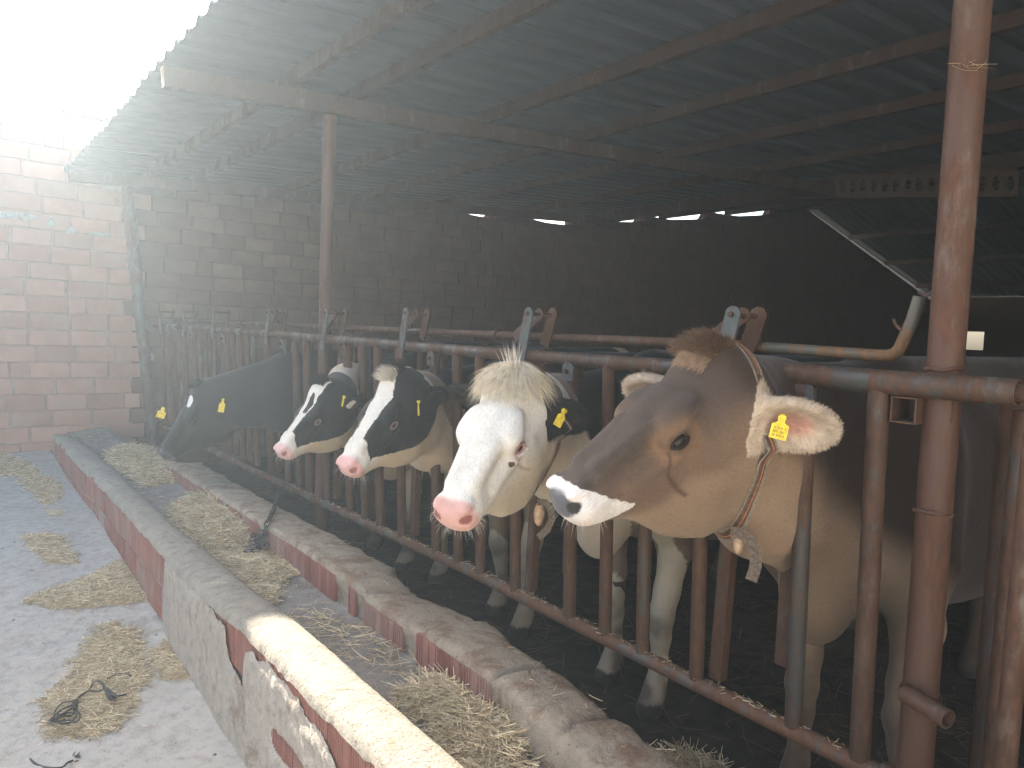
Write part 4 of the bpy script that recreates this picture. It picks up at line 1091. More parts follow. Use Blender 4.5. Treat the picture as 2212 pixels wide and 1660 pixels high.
def col_brown(V, hl, bl, isear, earin, eart):
    x, y, z = hl.T; n = len(V)
    depth = np.clip((-z - .0) / .26, 0, 1)
    dark = np.array((.068, .047, .036)); mid = np.array((.138, .086, .055)); low = np.array((.25, .170, .108))
    nz = fbm(hl, 9, 70) * .12
    back = sst(x, .42, .12)
    t1 = sst(depth + nz - .10 * back * (np.abs(y) > .07), .10, .50)
    base = lerp(dark, mid, t1); base = base * (1 - sst(depth + nz, .72, .95)[:, None]) + low * sst(depth + nz, .72, .95)[:, None]
    # paler ring round the eye and lighter temple
    de = np.sqrt((x - .232) ** 2 + ((z + .076) * 1.15) ** 2); e = np.exp(-((de - .052) / .022) ** 2) * (np.abs(y) > .05)
    base = base * (1 - .6 * e[:, None]) + np.array((.24, .135, .065)) * .6 * e[:, None]
    cheek = np.exp(-((x - .10) / .09) ** 2 - ((z + .17) / .075) ** 2) * (np.abs(y) > .04); base += .55 * cheek[:, None] * (np.array((.20, .135, .082)) - base)
    # body: dark brown above, tan brisket
    bd = x < -.10; tb = sst(bl[:, 2], .95, .62) * sst(bl[:, 0], .45, .0)
    bodyc = lerp((.022, .012, .0075), (.044, .026, .0165), tb); legs = sst(bl[:, 2], .60, .3); bodyc = bodyc * (1 - legs[:, None] * .5) + np.array((.075, .050, .036)) * legs[:, None] * .5
    blend = sst(x - .35 * (z + .25), -.01, -.15)[:, None]; neckc = lerp((.036, .019, .012), (.050, .028, .017), sst(bl[:, 2], 1.2, .9))
    blend2 = sst(bl[:, 0], -.35, -.05)[:, None]
    base = base * (1 - blend) + (neckc * (1 - blend2) + bodyc * blend2) * blend
    tuft = np.exp(-((x + .0) / .05) ** 2 - (y / .06) ** 2 - ((z - .0) / .06) ** 2); base += .5 * tuft[:, None] * (np.array((.20, .125, .075)) - base)
    # ears: pale cream outside hairs, pinkish inside
    ec = lerp((.60, .49, .37), (.58, .33, .26), sst(earin, .25, .7)); ec = ec * (.92 + .16 * vnoise(hl, 60, 4)[:, None])
    base = np.where(isear[:, None], ec, base)
    eb = np.exp(-(((hl - np.array((.03, .088, -.135))) / .032) ** 2).sum(1)); base += .7 * eb[:, None] * (np.array((.50, .40, .30)) - base)
    wfield = x - (.505 + .85 * (z + .045)) ; wfield = np.where(z < -.185, -.1, wfield)
    pcol = np.tile(np.array((.68, .65, .62)), (n, 1))
    nose = sst(sd_ell(hl, (.560, 0, -.080), (.058, .070, .040)), .0, .010); pcol = pcol * (1 - nose[:, None]) + np.array((.085, .085, .095)) * nose[:, None]
    hole = sst(sd_ell(np.abs(hl) * [1, 1, -1], (.535, .048, -.082), (.045, .020, .018)), 0, .004) ; pcol = pcol * (1 - hole[:, None]) + np.array((.02, .017, .017)) * hole[:, None]
    lip = sst(z, -.115, -.14) * sst(x, .50, .54); pcol = pcol * (1 - .5 * lip[:, None]) + np.array((.55, .38, .33)) * .5 * lip[:, None]
    # tear stain under the eye
    zs = np.array([-.085, -.12, -.16, -.21, -.25]); xc = np.interp(-z, -zs, [.268, .280, .284, .272, .250]); wd_ = np.interp(-z, -zs, [.003, .0035, .005, .008, .006])
    tf = np.exp(-((x - xc) / (wd_ * 1.15)) ** 2) * (z < -.085) * (z > -.245) * (y > 0); base = base * (1 - .8 * tf[:, None]) + np.array((.05, .022, .013)) * .8 * tf[:, None]
    patch = wfield
    patch = np.where(x < .1, -1, patch)
    return base, patch, pcol, nose * .85

def col_white(V, hl, bl, isear, earin, eart):
    x, y, z = hl.T; n = len(V); nz = fbm(hl, 10, 75)
    base = np.tile(np.array((.74, .70, .62)), (n, 1)); lowt = sst(-z + .02 * nz, .12, .26); base = base * (1 - lowt[:, None]) + np.array((.66, .56, .41)) * lowt[:, None]
    sp = sst(nz, .35, .6) * sst(np.abs(z + .02), .05, .0) * .25; base -= sp[:, None] * .25
    pink = sst(x + .15 * (z + .08) + .01 * nz, .497, .520); base = base * (1 - pink[:, None]) + np.array((.58, .33, .285)) * pink[:, None]
    ey = np.exp(-((np.sqrt((x - .232) ** 2 + (z + .078) ** 2)) / .036) ** 4) * (np.abs(y) > .06); base += .6 * ey[:, None] * (np.array((.62, .34, .28)) - base)
    zs = [-.10, -.14, -.18, -.22]; xc = np.interp(-z, [-v for v in zs], [.262, .250, .235, .205]); st = np.exp(-((x - xc) / .006) ** 2) * (z < -.09) * (z > -.215) * (y > .03); base += .55 * st[:, None] * (np.array((.30, .17, .09)) - base)
    patch = np.maximum(sd_ell(hl, (-.055, .12, -.125), (.105, .12, .115)), sd_ell(hl, (-.055, -.12, -.10), (.10, .12, .10)))
    spot = .008 - np.sqrt((x - .285) ** 2 + ((z + .105)) ** 2) ; spot = np.where(y > .02, spot, -1)
    body = body_holstein(V, bl, [((.75, 0, 1.15), (1.1, .6, .52)), ((1.6, 0, .8), (.5, .5, .7)), ((-.25, 0, 1.22), (.30, .3, .22)), ((.10, .0, 1.0), (.22, .5, .20))])
    legd = (vnoise(bl, 9, 12) - .1) * .2; legd = np.where((bl[:, 2] < .45) & (bl[:, 2] > .26), .04 + legd * .5, np.where(bl[:, 2] < .26, legd * .4 - .02, -1))
    patch = np.where(x < -.16, np.maximum(body, np.where(bl[:, 0] < .3, legd, -1)), patch)
    patch = np.where(isear, .05, patch); patch = np.maximum(patch, spot)
    pcol = np.tile(BLK, (n, 1)); pcol = np.where((spot > -.01)[:, None], np.array((.10, .05, .035)), pcol); pcol = np.where((isear & (earin > .3))[:, None], np.array((.030, .024, .020)), pcol)
    pcol = np.where((bl[:, 2] < .48)[:, None] & (x < -.16)[:, None], np.array((.07, .05, .04)), pcol)
    bdc = x < -.2; base[bdc] = (.25, .180, .130)
    hole = sst(sd_ell(np.abs(hl) * [1, 1, -1], (.535, .048, -.082), (.045, .022, .018)), 0, .005); base = base * (1 - hole[:, None]) + np.array((.22, .07, .06)) * hole[:, None]
    return base, patch, pcol, pink * .45

def face_side(hl, yb, xf, low, hi=.0):
    x, y, z = hl.T; lo = np.interp(x, [l[0] for l in low], [l[1] for l in low])
    return np.minimum.reduce([np.abs(y) - yb, xf - x, (z - lo), x + .5])
def col_c3(V, hl, bl, isear, earin, eart):
    x, y, z = hl.T; n = len(V); nz = fbm(hl, 10, 77)
    base = np.tile(WHT, (n, 1)); lowt = sst(-z, .10, .24); base = base * (1 - lowt[:, None]) + CRM * lowt[:, None]
    dirt = sst(nz, .1, .5) * (x > .25) * .25; base -= dirt[:, None] * np.array((.12, .2, .25))
    pink = sst(x + .1 * z + .01 * nz, .478, .505); base = base * (1 - pink[:, None]) + np.array((.62, .36, .33)) * pink[:, None]
    yb = np.interp(x, [-.02, .06, .14, .22, .30, .42], [.035, .055, .062, .050, .040, .036])
    f = face_side(hl, yb, .415 - .6 * (z + .07), [(-.3, -.10), (-.1, -.16), (-.02, -.26), (.10, -.325), (.2, -.30), (.30, -.225), (.42, -.125)])
    f = np.where(x < -.055, np.minimum(f, z + .06 - (-.055 - x) * .0), f)
    f = np.maximum(f, sd_ell(hl, (-.03, 0, .022), (.030, .06, .020)))
    body = body_holstein(V, bl, [((.55, 0, 1.15), (.95, .6, .48)), ((1.6, .3, .9), (.4, .3, .6)), ((-.3, 0, 1.2), (.5, .3, .25))])
    f = np.where(x < -.30, body, f); f = np.where(isear, .05, f)
    pcol = np.tile(BLK, (n, 1)); base[x < -.15] = (.32, .225, .135)
    hole = sst(sd_ell(np.abs(hl) * [1, 1, -1], (.535, .048, -.082), (.045, .022, .018)), 0, .005); base = base * (1 - hole[:, None]) + np.array((.24, .08, .07)) * hole[:, None]
    return base, f, pcol, pink * .5
def col_c4(V, hl, bl, isear, earin, eart):
    x, y, z = hl.T; n = len(V); nz = fbm(hl, 10, 79)
    base = np.tile(WHT, (n, 1)); lowt = sst(-z, .10, .22); base = base * (1 - lowt[:, None]) + CRM * .9 * lowt[:, None]
    pink = sst(x + .1 * z + .01 * nz, .478, .505); base = base * (1 - pink[:, None]) + np.array((.62, .38, .35)) * pink[:, None]
    yb = np.interp(x, [-.02, .05, .10, .16, .22, .30, .42], [.075, .078, .060, .056, .048, .032, .028])
    f = face_side(hl, yb, .43 - .7 * (z + .07), [(-.3, -.2), (-.1, -.24), (.05, -.31), (.15, -.30), (.25, -.25), (.35, -.17), (.45, -.115)])
    st = sd_ell(hl, (.155, .018, .0), (.085, .027, .10)); f = np.maximum(f, st)
    f = np.maximum(f, sd_ell(hl, (-.045, 0, .0), (.045, .12, .06)))
    f = np.where(x < -.06, np.where(z > -.24, .03, -.02), f)
    body = body_holstein(V, bl, [((.6, 0, 1.15), (1.1, .6, .55))]); f = np.where(x < -.30, body, f); f = np.where(isear, np.where(earin > .55, -.01, .05), f)
    hole = sst(sd_ell(np.abs(hl) * [1, 1, -1], (.535, .048, -.082), (.045, .022, .018)), 0, .005); base = base * (1 - hole[:, None]) + np.array((.24, .08, .07)) * hole[:, None]
    return base, f, np.tile(BLK, (n, 1)), pink * .5
def col_c5(V, hl, bl, isear, earin, eart):
    x, y, z = hl.T; n = len(V); base = np.tile(BLK * 1.1, (n, 1))
    f = sd_ell(hl, (.115, .022, .0), (.052, .034, .07)); pcol = np.tile(np.array((.72, .70, .66)), (n, 1))
    wet = sst(x, .50, .525); base = base * (1 - wet[:, None]) + np.array((.05, .055, .065)) * wet[:, None]
    return base, f, pcol, wet * .9

hide = globals().get('ONLY')
def want(k): return hide is None or k in hide
if want('brown'):
    poll = at(1528, 790, x=1.44); muz = at(1184, 1044, x=1.02)
    brown = make_cow('cow', 'brown cow with a white muzzle, cream ears and a striped collar, nearest of the row', GRP, poll, muz, (1.74, 1.07, 1.10),
        dict(x=2.14, y=1.0, withers=1.40, neck_r=.100, neck_h=.15, feet={1: -.02, -1: .06}), [ear(1, base=(.025, .090, -.135), out=.66, back=-.55, up=-.40, len=.245, wd=.078, open=(.75, .85, -.05)), ear(-1, base=(.03, .084, -.11), out=.93, back=.22, up=-.02, len=.215, wd=.068, open=(.9, .3, -.1))], col_brown, roll=-0.12, step=.0055, opts=dict(fur=26000, poll=.05, jaw=1.30))
    c = brown
    for sd in (1, -1): eye(c, sd)
if want('white'):
    poll = at(1108, 826, x=1.36); muz = at(958, 1096, x=1.02)
    white = make_cow('cow', 'white faced cow with a shaggy cream topknot, pink muzzle and black ears', GRP, poll, muz, (1.74, 1.90, 1.04),
        dict(x=2.22, y=1.93, withers=1.36, neck_r=.09, feet={1: .03, -1: -.03}), [ear(1, base=(.02, .084, -.105), out=.74, back=-.26, up=-.52, len=.19, wd=.065, open=(.75, .6, .1)), ear(-1, out=.93, back=-.2, up=.05, len=.205, wd=.062, open=(.9, .2, -.2))], col_white, roll=-0.06, step=.006, opts=dict(fur=26000, jaw=1.32))
    for sd in (1, -1): eye(white, sd, 'pale', 'lid_pink')
if want('c3'):
    poll = at(858, 828, x=1.43); muz = at(730, 1000, x=1.14)
    c3 = make_cow('cow', 'black and white cow with an unbroken wide white blaze and cream throat', GRP, poll, muz, (1.74, 2.76, 1.0),
        dict(x=2.25, y=2.80, withers=1.33, neck_r=.09, feet={1: .05, -1: -.02}), [ear(1, out=.75, back=-.62, up=-.15, len=.18, wd=.055, open=(.6, .8, .1)), ear(-1, out=.85, back=-.5, up=-.05, len=.18, wd=.055)], col_c3, step=.007, opts=dict(fur=9000, poll=.06, furlen=1.2, jaw=1.22))
    for sd in (1, -1): eye(c3, sd, 'pale', 'lid_brown')
if want('c4'):
    poll = at(702, 846, x=1.44); muz = at(590, 968, x=1.17)
    c4 = make_cow('cow', 'black and white cow with a black stripe inside its narrow white blaze', GRP, poll, muz, (1.74, 3.62, .98),
        dict(x=2.25, y=3.66, withers=1.33, neck_r=.09, feet={1: -.02, -1: .04}), [ear(1, out=.75, back=-.60, up=-.15, len=.18, wd=.055, open=(.6, .8, .1)), ear(-1, out=.85, back=-.5, up=-.05, len=.18, wd=.055)], col_c4, step=.0075, opts=dict(fur=6000, jaw=1.18))
    for sd in (1, -1): eye(c4, sd, 'pale', 'lid_brown')
if want('c5'):
    poll = at(438, 846, x=1.31); muz = at(332, 976, x=1.02)
    c5 = make_cow('cow', 'all black cow with a small white star lowering its head to the far straw', GRP, poll, muz, (1.74, 4.46, .98),
        dict(x=2.3, y=4.45, withers=1.34, neck_r=.11, neck_h=.13), [ear(1, out=.80, back=-.50, up=-.35, len=.20, wd=.060, open=(.6, .8, .1)), ear(-1, out=.93, back=.30, up=.10, len=.24, wd=.070, open=(.8, .3, -.3))], col_c5, step=.008, opts=dict(fur=4000, jaw=1.15))
    for sd in (1, -1): eye(c5, sd)
# ------------------------------------------------------------------ hair, ear tags, collars
def near_ray(px, py, pt, pull=0.0):
    """point on the sight line through a picture position nearest to pt (then pulled a little towards the viewer)"""
    d = ROT.T @ np.array([px - CX, -(py - CY), -F0]); d /= np.linalg.norm(d); c = np.array(CAM)
    return c + d * (np.dot(np.array(pt) - c, d) - pull)
def hair_patch(ctx, name, sel, n, ln, mat, dirf, wid=.0008, droop=.3, curl=.15, lift=.5, seg=5):
    V, N_, hl = ctx['V'], ctx['N'], ctx['hl']; idx = np.where(sel(hl) & ~ctx['isear'])[0]
    if len(idx) == 0: return
    pk = rng.choice(idx, n); P = V[pk] + rng.normal(0, .003, (n, 3)); h = hl[pk]
    d = (ctx['R'] @ dirf(h).T).T; d = d / (np.linalg.norm(d, axis=1)[:, None] + 1e-6) + N_[pk] * lift + rng.normal(0, .15, (n, 3))
    return strands(ctx, name, P, d, rng.uniform(ln[0], ln[1], n), wid, mat, droop, curl, seg)
one = lambda h, v: np.tile(np.array(v, float), (len(h), 1))
if want('white'):
    rad = lambda h: np.stack([h[:, 0] * 0 + .75 + (h[:, 0] < -.01) * -.2, h[:, 1] * 9, h[:, 0] * 0 - .1], 1)
    hair_patch(white, 'topknot', lambda h: (np.abs(h[:, 1]) < .066) & (h[:, 0] > -.055) & (h[:, 0] < .045) & (h[:, 2] > -.06), 3200, (.05, .11), M['hair_cream'], rad, .0008, 1.1, .22, .45, 7)
    hair_patch(white, 'topknot', lambda h: (np.abs(h[:, 1]) < .06) & (h[:, 0] > -.05) & (h[:, 0] < .05) & (h[:, 2] > -.06), 1800, (.05, .10), M['hair_white'], rad, .0008, 1.0, .25, .4, 7)
    hair_patch(white, 'topknot', lambda h: (np.abs(h[:, 1] - .0) < .02) & (np.abs(h[:, 0] + .02) < .025) & (h[:, 2] > -.04), 70, (.05, .08), M['hair_white'], lambda h: np.stack([-.3 + 0 * h[:, 0], h[:, 1] * 8, 1 + 0 * h[:, 0]], 1), .0007, .1, .25, .8, 7)
    hair_patch(white, 'side_lock', lambda h: (h[:, 1] > .045) & (h[:, 1] < .085) & (np.abs(h[:, 0] + .01) < .03) & (h[:, 2] > -.09), 320, (.06, .12), M['hair_cream'], lambda h: one(h, (.25, .6, -.5)), .0008, .9, .2, .5, 7)
if want('brown'):
    hair_patch(brown, 'poll_hair', lambda h: (np.abs(h[:, 1]) < .06) & (h[:, 0] > -.06) & (h[:, 0] < .035) & (h[:, 2] > -.05), 3600, (.022, .045), M['hair_brown'], lambda h: np.stack([.5 + 0 * h[:, 0], h[:, 1] * 6, .5 + 0 * h[:, 0]], 1), .0007, .25, .15, .7)
    hair_patch(brown, 'poll_hair', lambda h: (np.abs(h[:, 1] - .012) < .042) & (h[:, 0] > .005) & (h[:, 0] < .065) & (h[:, 2] > -.05), 1700, (.016, .032), M['hair_tan'], lambda h: np.stack([1 + 0 * h[:, 0], h[:, 1] * 4, .1 + 0 * h[:, 0]], 1), .0007, .3, .15, .25)
if want('c3'):
    hair_patch(c3, 'poll_hair', lambda h: (np.abs(h[:, 1]) < .045) & (h[:, 0] > -.02) & (h[:, 0] < .05) & (h[:, 2] > -.05), 900, (.03, .05), M['hair_white'], lambda h: np.stack([.3 + 0 * h[:, 0], h[:, 1] * 4, .9 + 0 * h[:, 0]], 1), .0010, .2, .12, .6)
    hair_patch(c3, 'poll_hair', lambda h: (np.abs(h[:, 1]) < .06) & (h[:, 0] > -.06) & (h[:, 0] < -.0) & (h[:, 2] > -.05), 700, (.03, .05), M['hair_black'], lambda h: np.stack([-.2 + 0 * h[:, 0], h[:, 1] * 4, 1 + 0 * h[:, 0]], 1), .0010, .2, .12, .6)
if want('c4'):
    hair_patch(c4, 'poll_hair', lambda h: (np.abs(h[:, 1]) < .06) & (h[:, 0] > -.05) & (h[:, 0] < .02) & (h[:, 2] > -.05), 800, (.03, .05), M['hair_black'], lambda h: np.stack([.1 + 0 * h[:, 0], h[:, 1] * 4, 1 + 0 * h[:, 0]], 1), .0011, .2, .15, .6)
if want('c5'):
    hair_patch(c5, 'poll_hair', lambda h: (np.abs(h[:, 1]) < .06) & (h[:, 0] > -.05) & (h[:, 0] < .03) & (h[:, 2] > -.05), 500, (.02, .04), M['hair_black'], lambda h: np.stack([.1 + 0 * h[:, 0], h[:, 1] * 4, 1 + 0 * h[:, 0]], 1), .0012, .2, .15, .6)
def whiskers(ctx, n=60, mat='hair_white'):
    hair_patch(ctx, 'whisker', lambda h: (h[:, 0] > .47) & (h[:, 2] < -.09) , n, (.02, .045), M[mat], lambda h: np.stack([.6 + 0 * h[:, 0], h[:, 1] * 14, -.6 + 0 * h[:, 0]], 1), .00035, .3, .2, 1.2, 4)
def lashes(ctx, side, n, mat, w_=.0006):
    ctr, ax, fwd, upv, up_pts = LID[(ctx['root'].name, side)]
    P, Dd = [], []
    for k in range(n):
        i = random.uniform(6, len(up_pts) - 5); a = up_pts[int(i)]; P.append(list(a)); v = ax * .8 + upv * .35 + (a - ctr).normalized() * .5 + fwd * random.uniform(-.2, .2) - Vector((0, 0, .25)); Dd.append(list(v))
    strands(ctx, 'eyelashes', P, Dd, [random.uniform(.012, .018) for _ in P], w_, M[mat], -.4, .05, 4)
def earpt(ctx, i, u, v=0, o_=.0):
    e, A = ctx['ears'][i], ctx['earR'][i]; return ctx['W'](np.array(e['base']) + A @ np.array([e.get('len', .2) * u, v, o_]))
def add_tag(ctx, i, px, py, u, lean=(0, 0, -1), face=None, w_=.03, h=.05, pull=.02, pr=False):
    p = near_ray(px, py, earpt(ctx, i, u), pull); view = Vector(np.array(CAM) - p).normalized(); n = view if face is None else Vector(face)
    o, p, d, nn, s_ = ear_tag(ctx, p, lean, n, w_, h)
    if pr:
        mb = MB()
        for r in range(3):
            for q in range(9):
                if random.random() < .8: mb.bar(p + s_ * (-.012 + q * .003) + d * (.022 + r * .009) + nn * .0026, p + s_ * (-.012 + q * .003) + d * (.028 + r * .009) + nn * .0026, .0014, .0006, nn)
        mb.build('tag_digits', M['tag_print'], ctx['root'])
if want('brown'):
    add_tag(brown, 0, 1690, 903, .5, (.1, .25, -1), None, .038, .052, .035, True)
    whiskers(brown, 50)
if want('white'):
    add_tag(white, 0, 1219, 888, .5, (-.32, .25, -.9), (-.75, -.1, .2), .030, .052, .045)
    whiskers(white, 90); lashes(white, 1, 70, 'lash')
if want('c3'):
    add_tag(c3, 0, 904, 868, .5, (.0, -.1, -1), (-.75, .65, 0), .022, .055, .05); whiskers(c3, 40)
if want('c4'): add_tag(c4, 0, 743, 858, .5, (-.2, .1, -1), (-.98, .2, 0), .026, .045, .05); whiskers(c4, 30)
if want('c5'):
    add_tag(c5, 0, 482, 864, .6, (-.15, .1, -1), None, .036, .08, .06); add_tag(c5, 1, 352, 884, .5, (-.3, .1, -1), None, .05, .06, .03)
def neck_collar(ctx, c_h, n_h, up_h, ru, rs, wdt):
    n = ctx['D'](n_h); u = ctx['D'](up_h)
    collar(ctx, ctx['W'](c_h), n, u, ru, rs, wdt, [(0, .16, 'collar_pale', 0), (.16, .36, 'leather', 0), (.36, .46, 'collar_orange', .001), (.46, .60, 'leather', 0), (.60, .68, 'collar_pale', .001), (.68, .84, 'leather', 0), (.84, 1, 'collar_pale', 0)])
from mathutils.bvhtree import BVHTree
def collar_fit(ctx, pxT, hT, pxB, hB, wdt, bands):
    W, D = ctx['W'], ctx['D']; T = Vector(near_ray(*pxT, W(hT))); Bm = Vector(near_ray(*pxB, W(hB))); l = Vector(D((0, 1, 0)))
    u = (T - Bm).normalized(); n = l.cross(u).normalized(); c = (T + Bm) / 2; l = u.cross(n)
    nq = ~ctx['isear'][ctx['Q']].any(1); bv = BVHTree.FromPolygons(ctx['V'].tolist(), ctx['Q'][nq].tolist()); N = 90
    def ring(o_):
        r = []
        for k in range(N):
            a = 2 * math.pi * k / N; d = u * math.cos(a) + l * math.sin(a); h = bv.ray_cast(c + n * o_ + d * .42, -d, .42)
            r.append((h[0] - (c + n * o_)).length if h[0] is not None else .12)
        r = np.array(r)
        for _ in range(4): r = np.maximum(r, (np.roll(r, 1) + np.roll(r, -1)) / 2)
        return r, c + n * o_
    for f0, f1, mt, pr in bands:
        mb = MB(); rows = []; (r0, c0), (r1, c1) = ring((f0 - .5) * wdt), ring((f1 - .5) * wdt)
        for k in range(N + 1):
            a = 2 * math.pi * k / N; d = u * math.cos(a) + l * math.sin(a); q = k % N
            rows.append([c0 + d * (r0[q] + .001), c0 + d * (r0[q] + .006 + pr), c1 + d * (r1[q] + .006 + pr), c1 + d * (r1[q] + .001)])
        mb.grid(rows); mb.build('collar_band', M[mt], ctx['root'], angle=40)
BANDS = [(0, .26, 'collar_pale', 0), (.26, .46, 'leather', .0), (.46, .52, 'collar_orange', .0008), (.52, .90, 'leather', 0), (.90, 1, 'collar_pale', 0)]
def strap_end(ctx, pts, w_=.018, name='strap_end'):
    mb = MB()
    for i in range(len(pts) - 1): pass
    pts = [Vector(p) for p in pts]; view = (CAM - pts[0]).normalized(); rows = []
    for i, p in enumerate(pts):
        t = (pts[min(i + 1, len(pts) - 1)] - pts[max(i - 1, 0)]).normalized(); s_ = t.cross(view).normalized()
        rows.append([p - s_ * w_ - view * .003, p - s_ * w_ + view * .003, p + s_ * w_ + view * .003, p + s_ * w_ - view * .003, p - s_ * w_ - view * .003])
    mb.grid(rows); mb.add(rows[-1][:4], [(0, 1, 2, 3)]); mb.build(name, M['strap'], ctx['root'])
def pendant(ctx, c, r=(.018, .012, .035)):
    mb = MB(); rows = []
    for i in range(13):
        th = math.pi * i / 12; rows.append([Vector(c) + Vector((math.cos(a) * r[0] * math.sin(th), math.sin(a) * r[1] * math.sin(th), r[2] * math.cos(th))) for a in [2 * math.pi * k / 16 for k in range(17)]])
    mb.grid(rows); mb.build('collar_pendant', M['hair_tan'], ctx['root'], smooth=True)

if want('brown'):
    collar_fit(brown, (1590, 820), (-.05, 0, -.04), (1588, 1150), (.03, 0, -.38), .034, BANDS)
    pb_ = near_ray(1590, 1152, brown['W']((.02, .03, -.40)), .03)
    strap_end(brown, [near_ray(x, y, pb_, .03) for x, y in ((1578, 1150), (1600, 1152), (1622, 1168), (1632, 1195), (1632, 1225), (1622, 1255))], .014)
    pendant(brown, near_ray(1597, 1172, pb_, .0), (.020, .014, .030))
if want('white'):
    collar_fit(white, (1175, 820), (-.06, 0, -.04), (1166, 1085), (.0, .0, -.36), .034, BANDS)
    pw_ = near_ray(1166, 1088, white['W']((.0, .04, -.36)), .05)
    strap_end(white, [near_ray(x, y, pw_, .03) for x, y in ((1160, 1085), (1178, 1086), (1190, 1102), (1192, 1122), (1182, 1145), (1163, 1162))], .011, )
    pendant(white, near_ray(1165, 1110, pw_, .0), (.020, .014, .040))

# ------------------------------------------------------------------ straw
def inpoly(P, poly):
    x, y = P[:, 0], P[:, 1]; c = np.zeros(len(P), bool); n = len(poly)
    for i in range(n):
        x1, y1 = poly[i][:2]; x2, y2 = poly[i - 1][:2]
        c ^= ((y1 > y) != (y2 > y)) & (x < (x2 - x1) * (y - y1) / (y2 - y1 + 1e-12) + x1)
    return c
def edge_dist(P, poly):
    d = np.full(len(P), 9.0)
    for i in range(len(poly)):
        a = np.array(poly[i][:2]); b = np.array(poly[i - 1][:2]); ab = b - a; t = np.clip(((P[:, :2] - a) @ ab) / (ab @ ab + 1e-12), 0, 1)
        d = np.minimum(d, np.linalg.norm(P[:, :2] - a - t[:, None] * ab, axis=1))
    return d
def straw_mesh(P, ln, wid, tilt=.18, bend=.25, toneoff=0.0, az=None):
    n = len(P); az = rng.uniform(0, 2 * math.pi, n) if az is None else az
    d = np.stack([np.cos(az), np.sin(az), rng.normal(0, tilt, n)], 1); d /= np.linalg.norm(d, axis=1)[:, None]
    b = np.cross(d, [0, 0, 1.0]) * rng.normal(0, bend, (n, 1)) + np.array([0, 0, 1]) * rng.normal(-.02, bend * .4, (n, 1))
    up = np.tile([0, 0, 1.0], (n, 1)); s_ = np.cross(d, up); s_ /= np.linalg.norm(s_, axis=1)[:, None]; u = np.cross(s_, d)
    L = np.asarray(ln)[:, None]; w_ = np.asarray(wid)[:, None]; rows = []
    for f in (-.5, -.17, .17, .5):
        c = P + d * L * f + b * L * (.25 - f * f) * .8
        rows.append(np.stack([c - s_ * w_, c + u * w_ * 1.1, c + s_ * w_], 1))
    A = np.stack(rows, 1).reshape(n, 12, 3); k = np.arange(n)[:, None] * 12; FF = []
    for j in range(3):
        for q in range(2): FF.append(k + [3 * j + q, 3 * j + q + 1, 3 * j + q + 4, 3 * j + q + 3])
    return A.reshape(-1, 3), np.concatenate(FF), np.clip(rng.normal(.5 + toneoff, .27, n), 0, 1).repeat(12)
def straw_obj(name, label, V, Fq, tone, mat, group=None, bed=None):
    V = np.array(V); o0 = V.mean(0); o0[2] = V[:, 2].min()
    me = fast_mesh(name, V - o0, Fq, mat); a = me.attributes.new('tone', 'FLOAT', 'POINT'); a.data.foreach_set('value', tone.astype(np.float32))
    o = link_mesh(name, me, None, o0); tag(o, label, 'straw', group, 'stuff'); return o
def wob(Q):
    W_ = Q.copy(); W_[:, 0] += .035 * fbm(Q, 9, 95) + .012 * fbm(Q, 34, 97); W_[:, 1] += .05 * fbm(Q, 7, 96) + .015 * fbm(Q, 30, 98); return W_
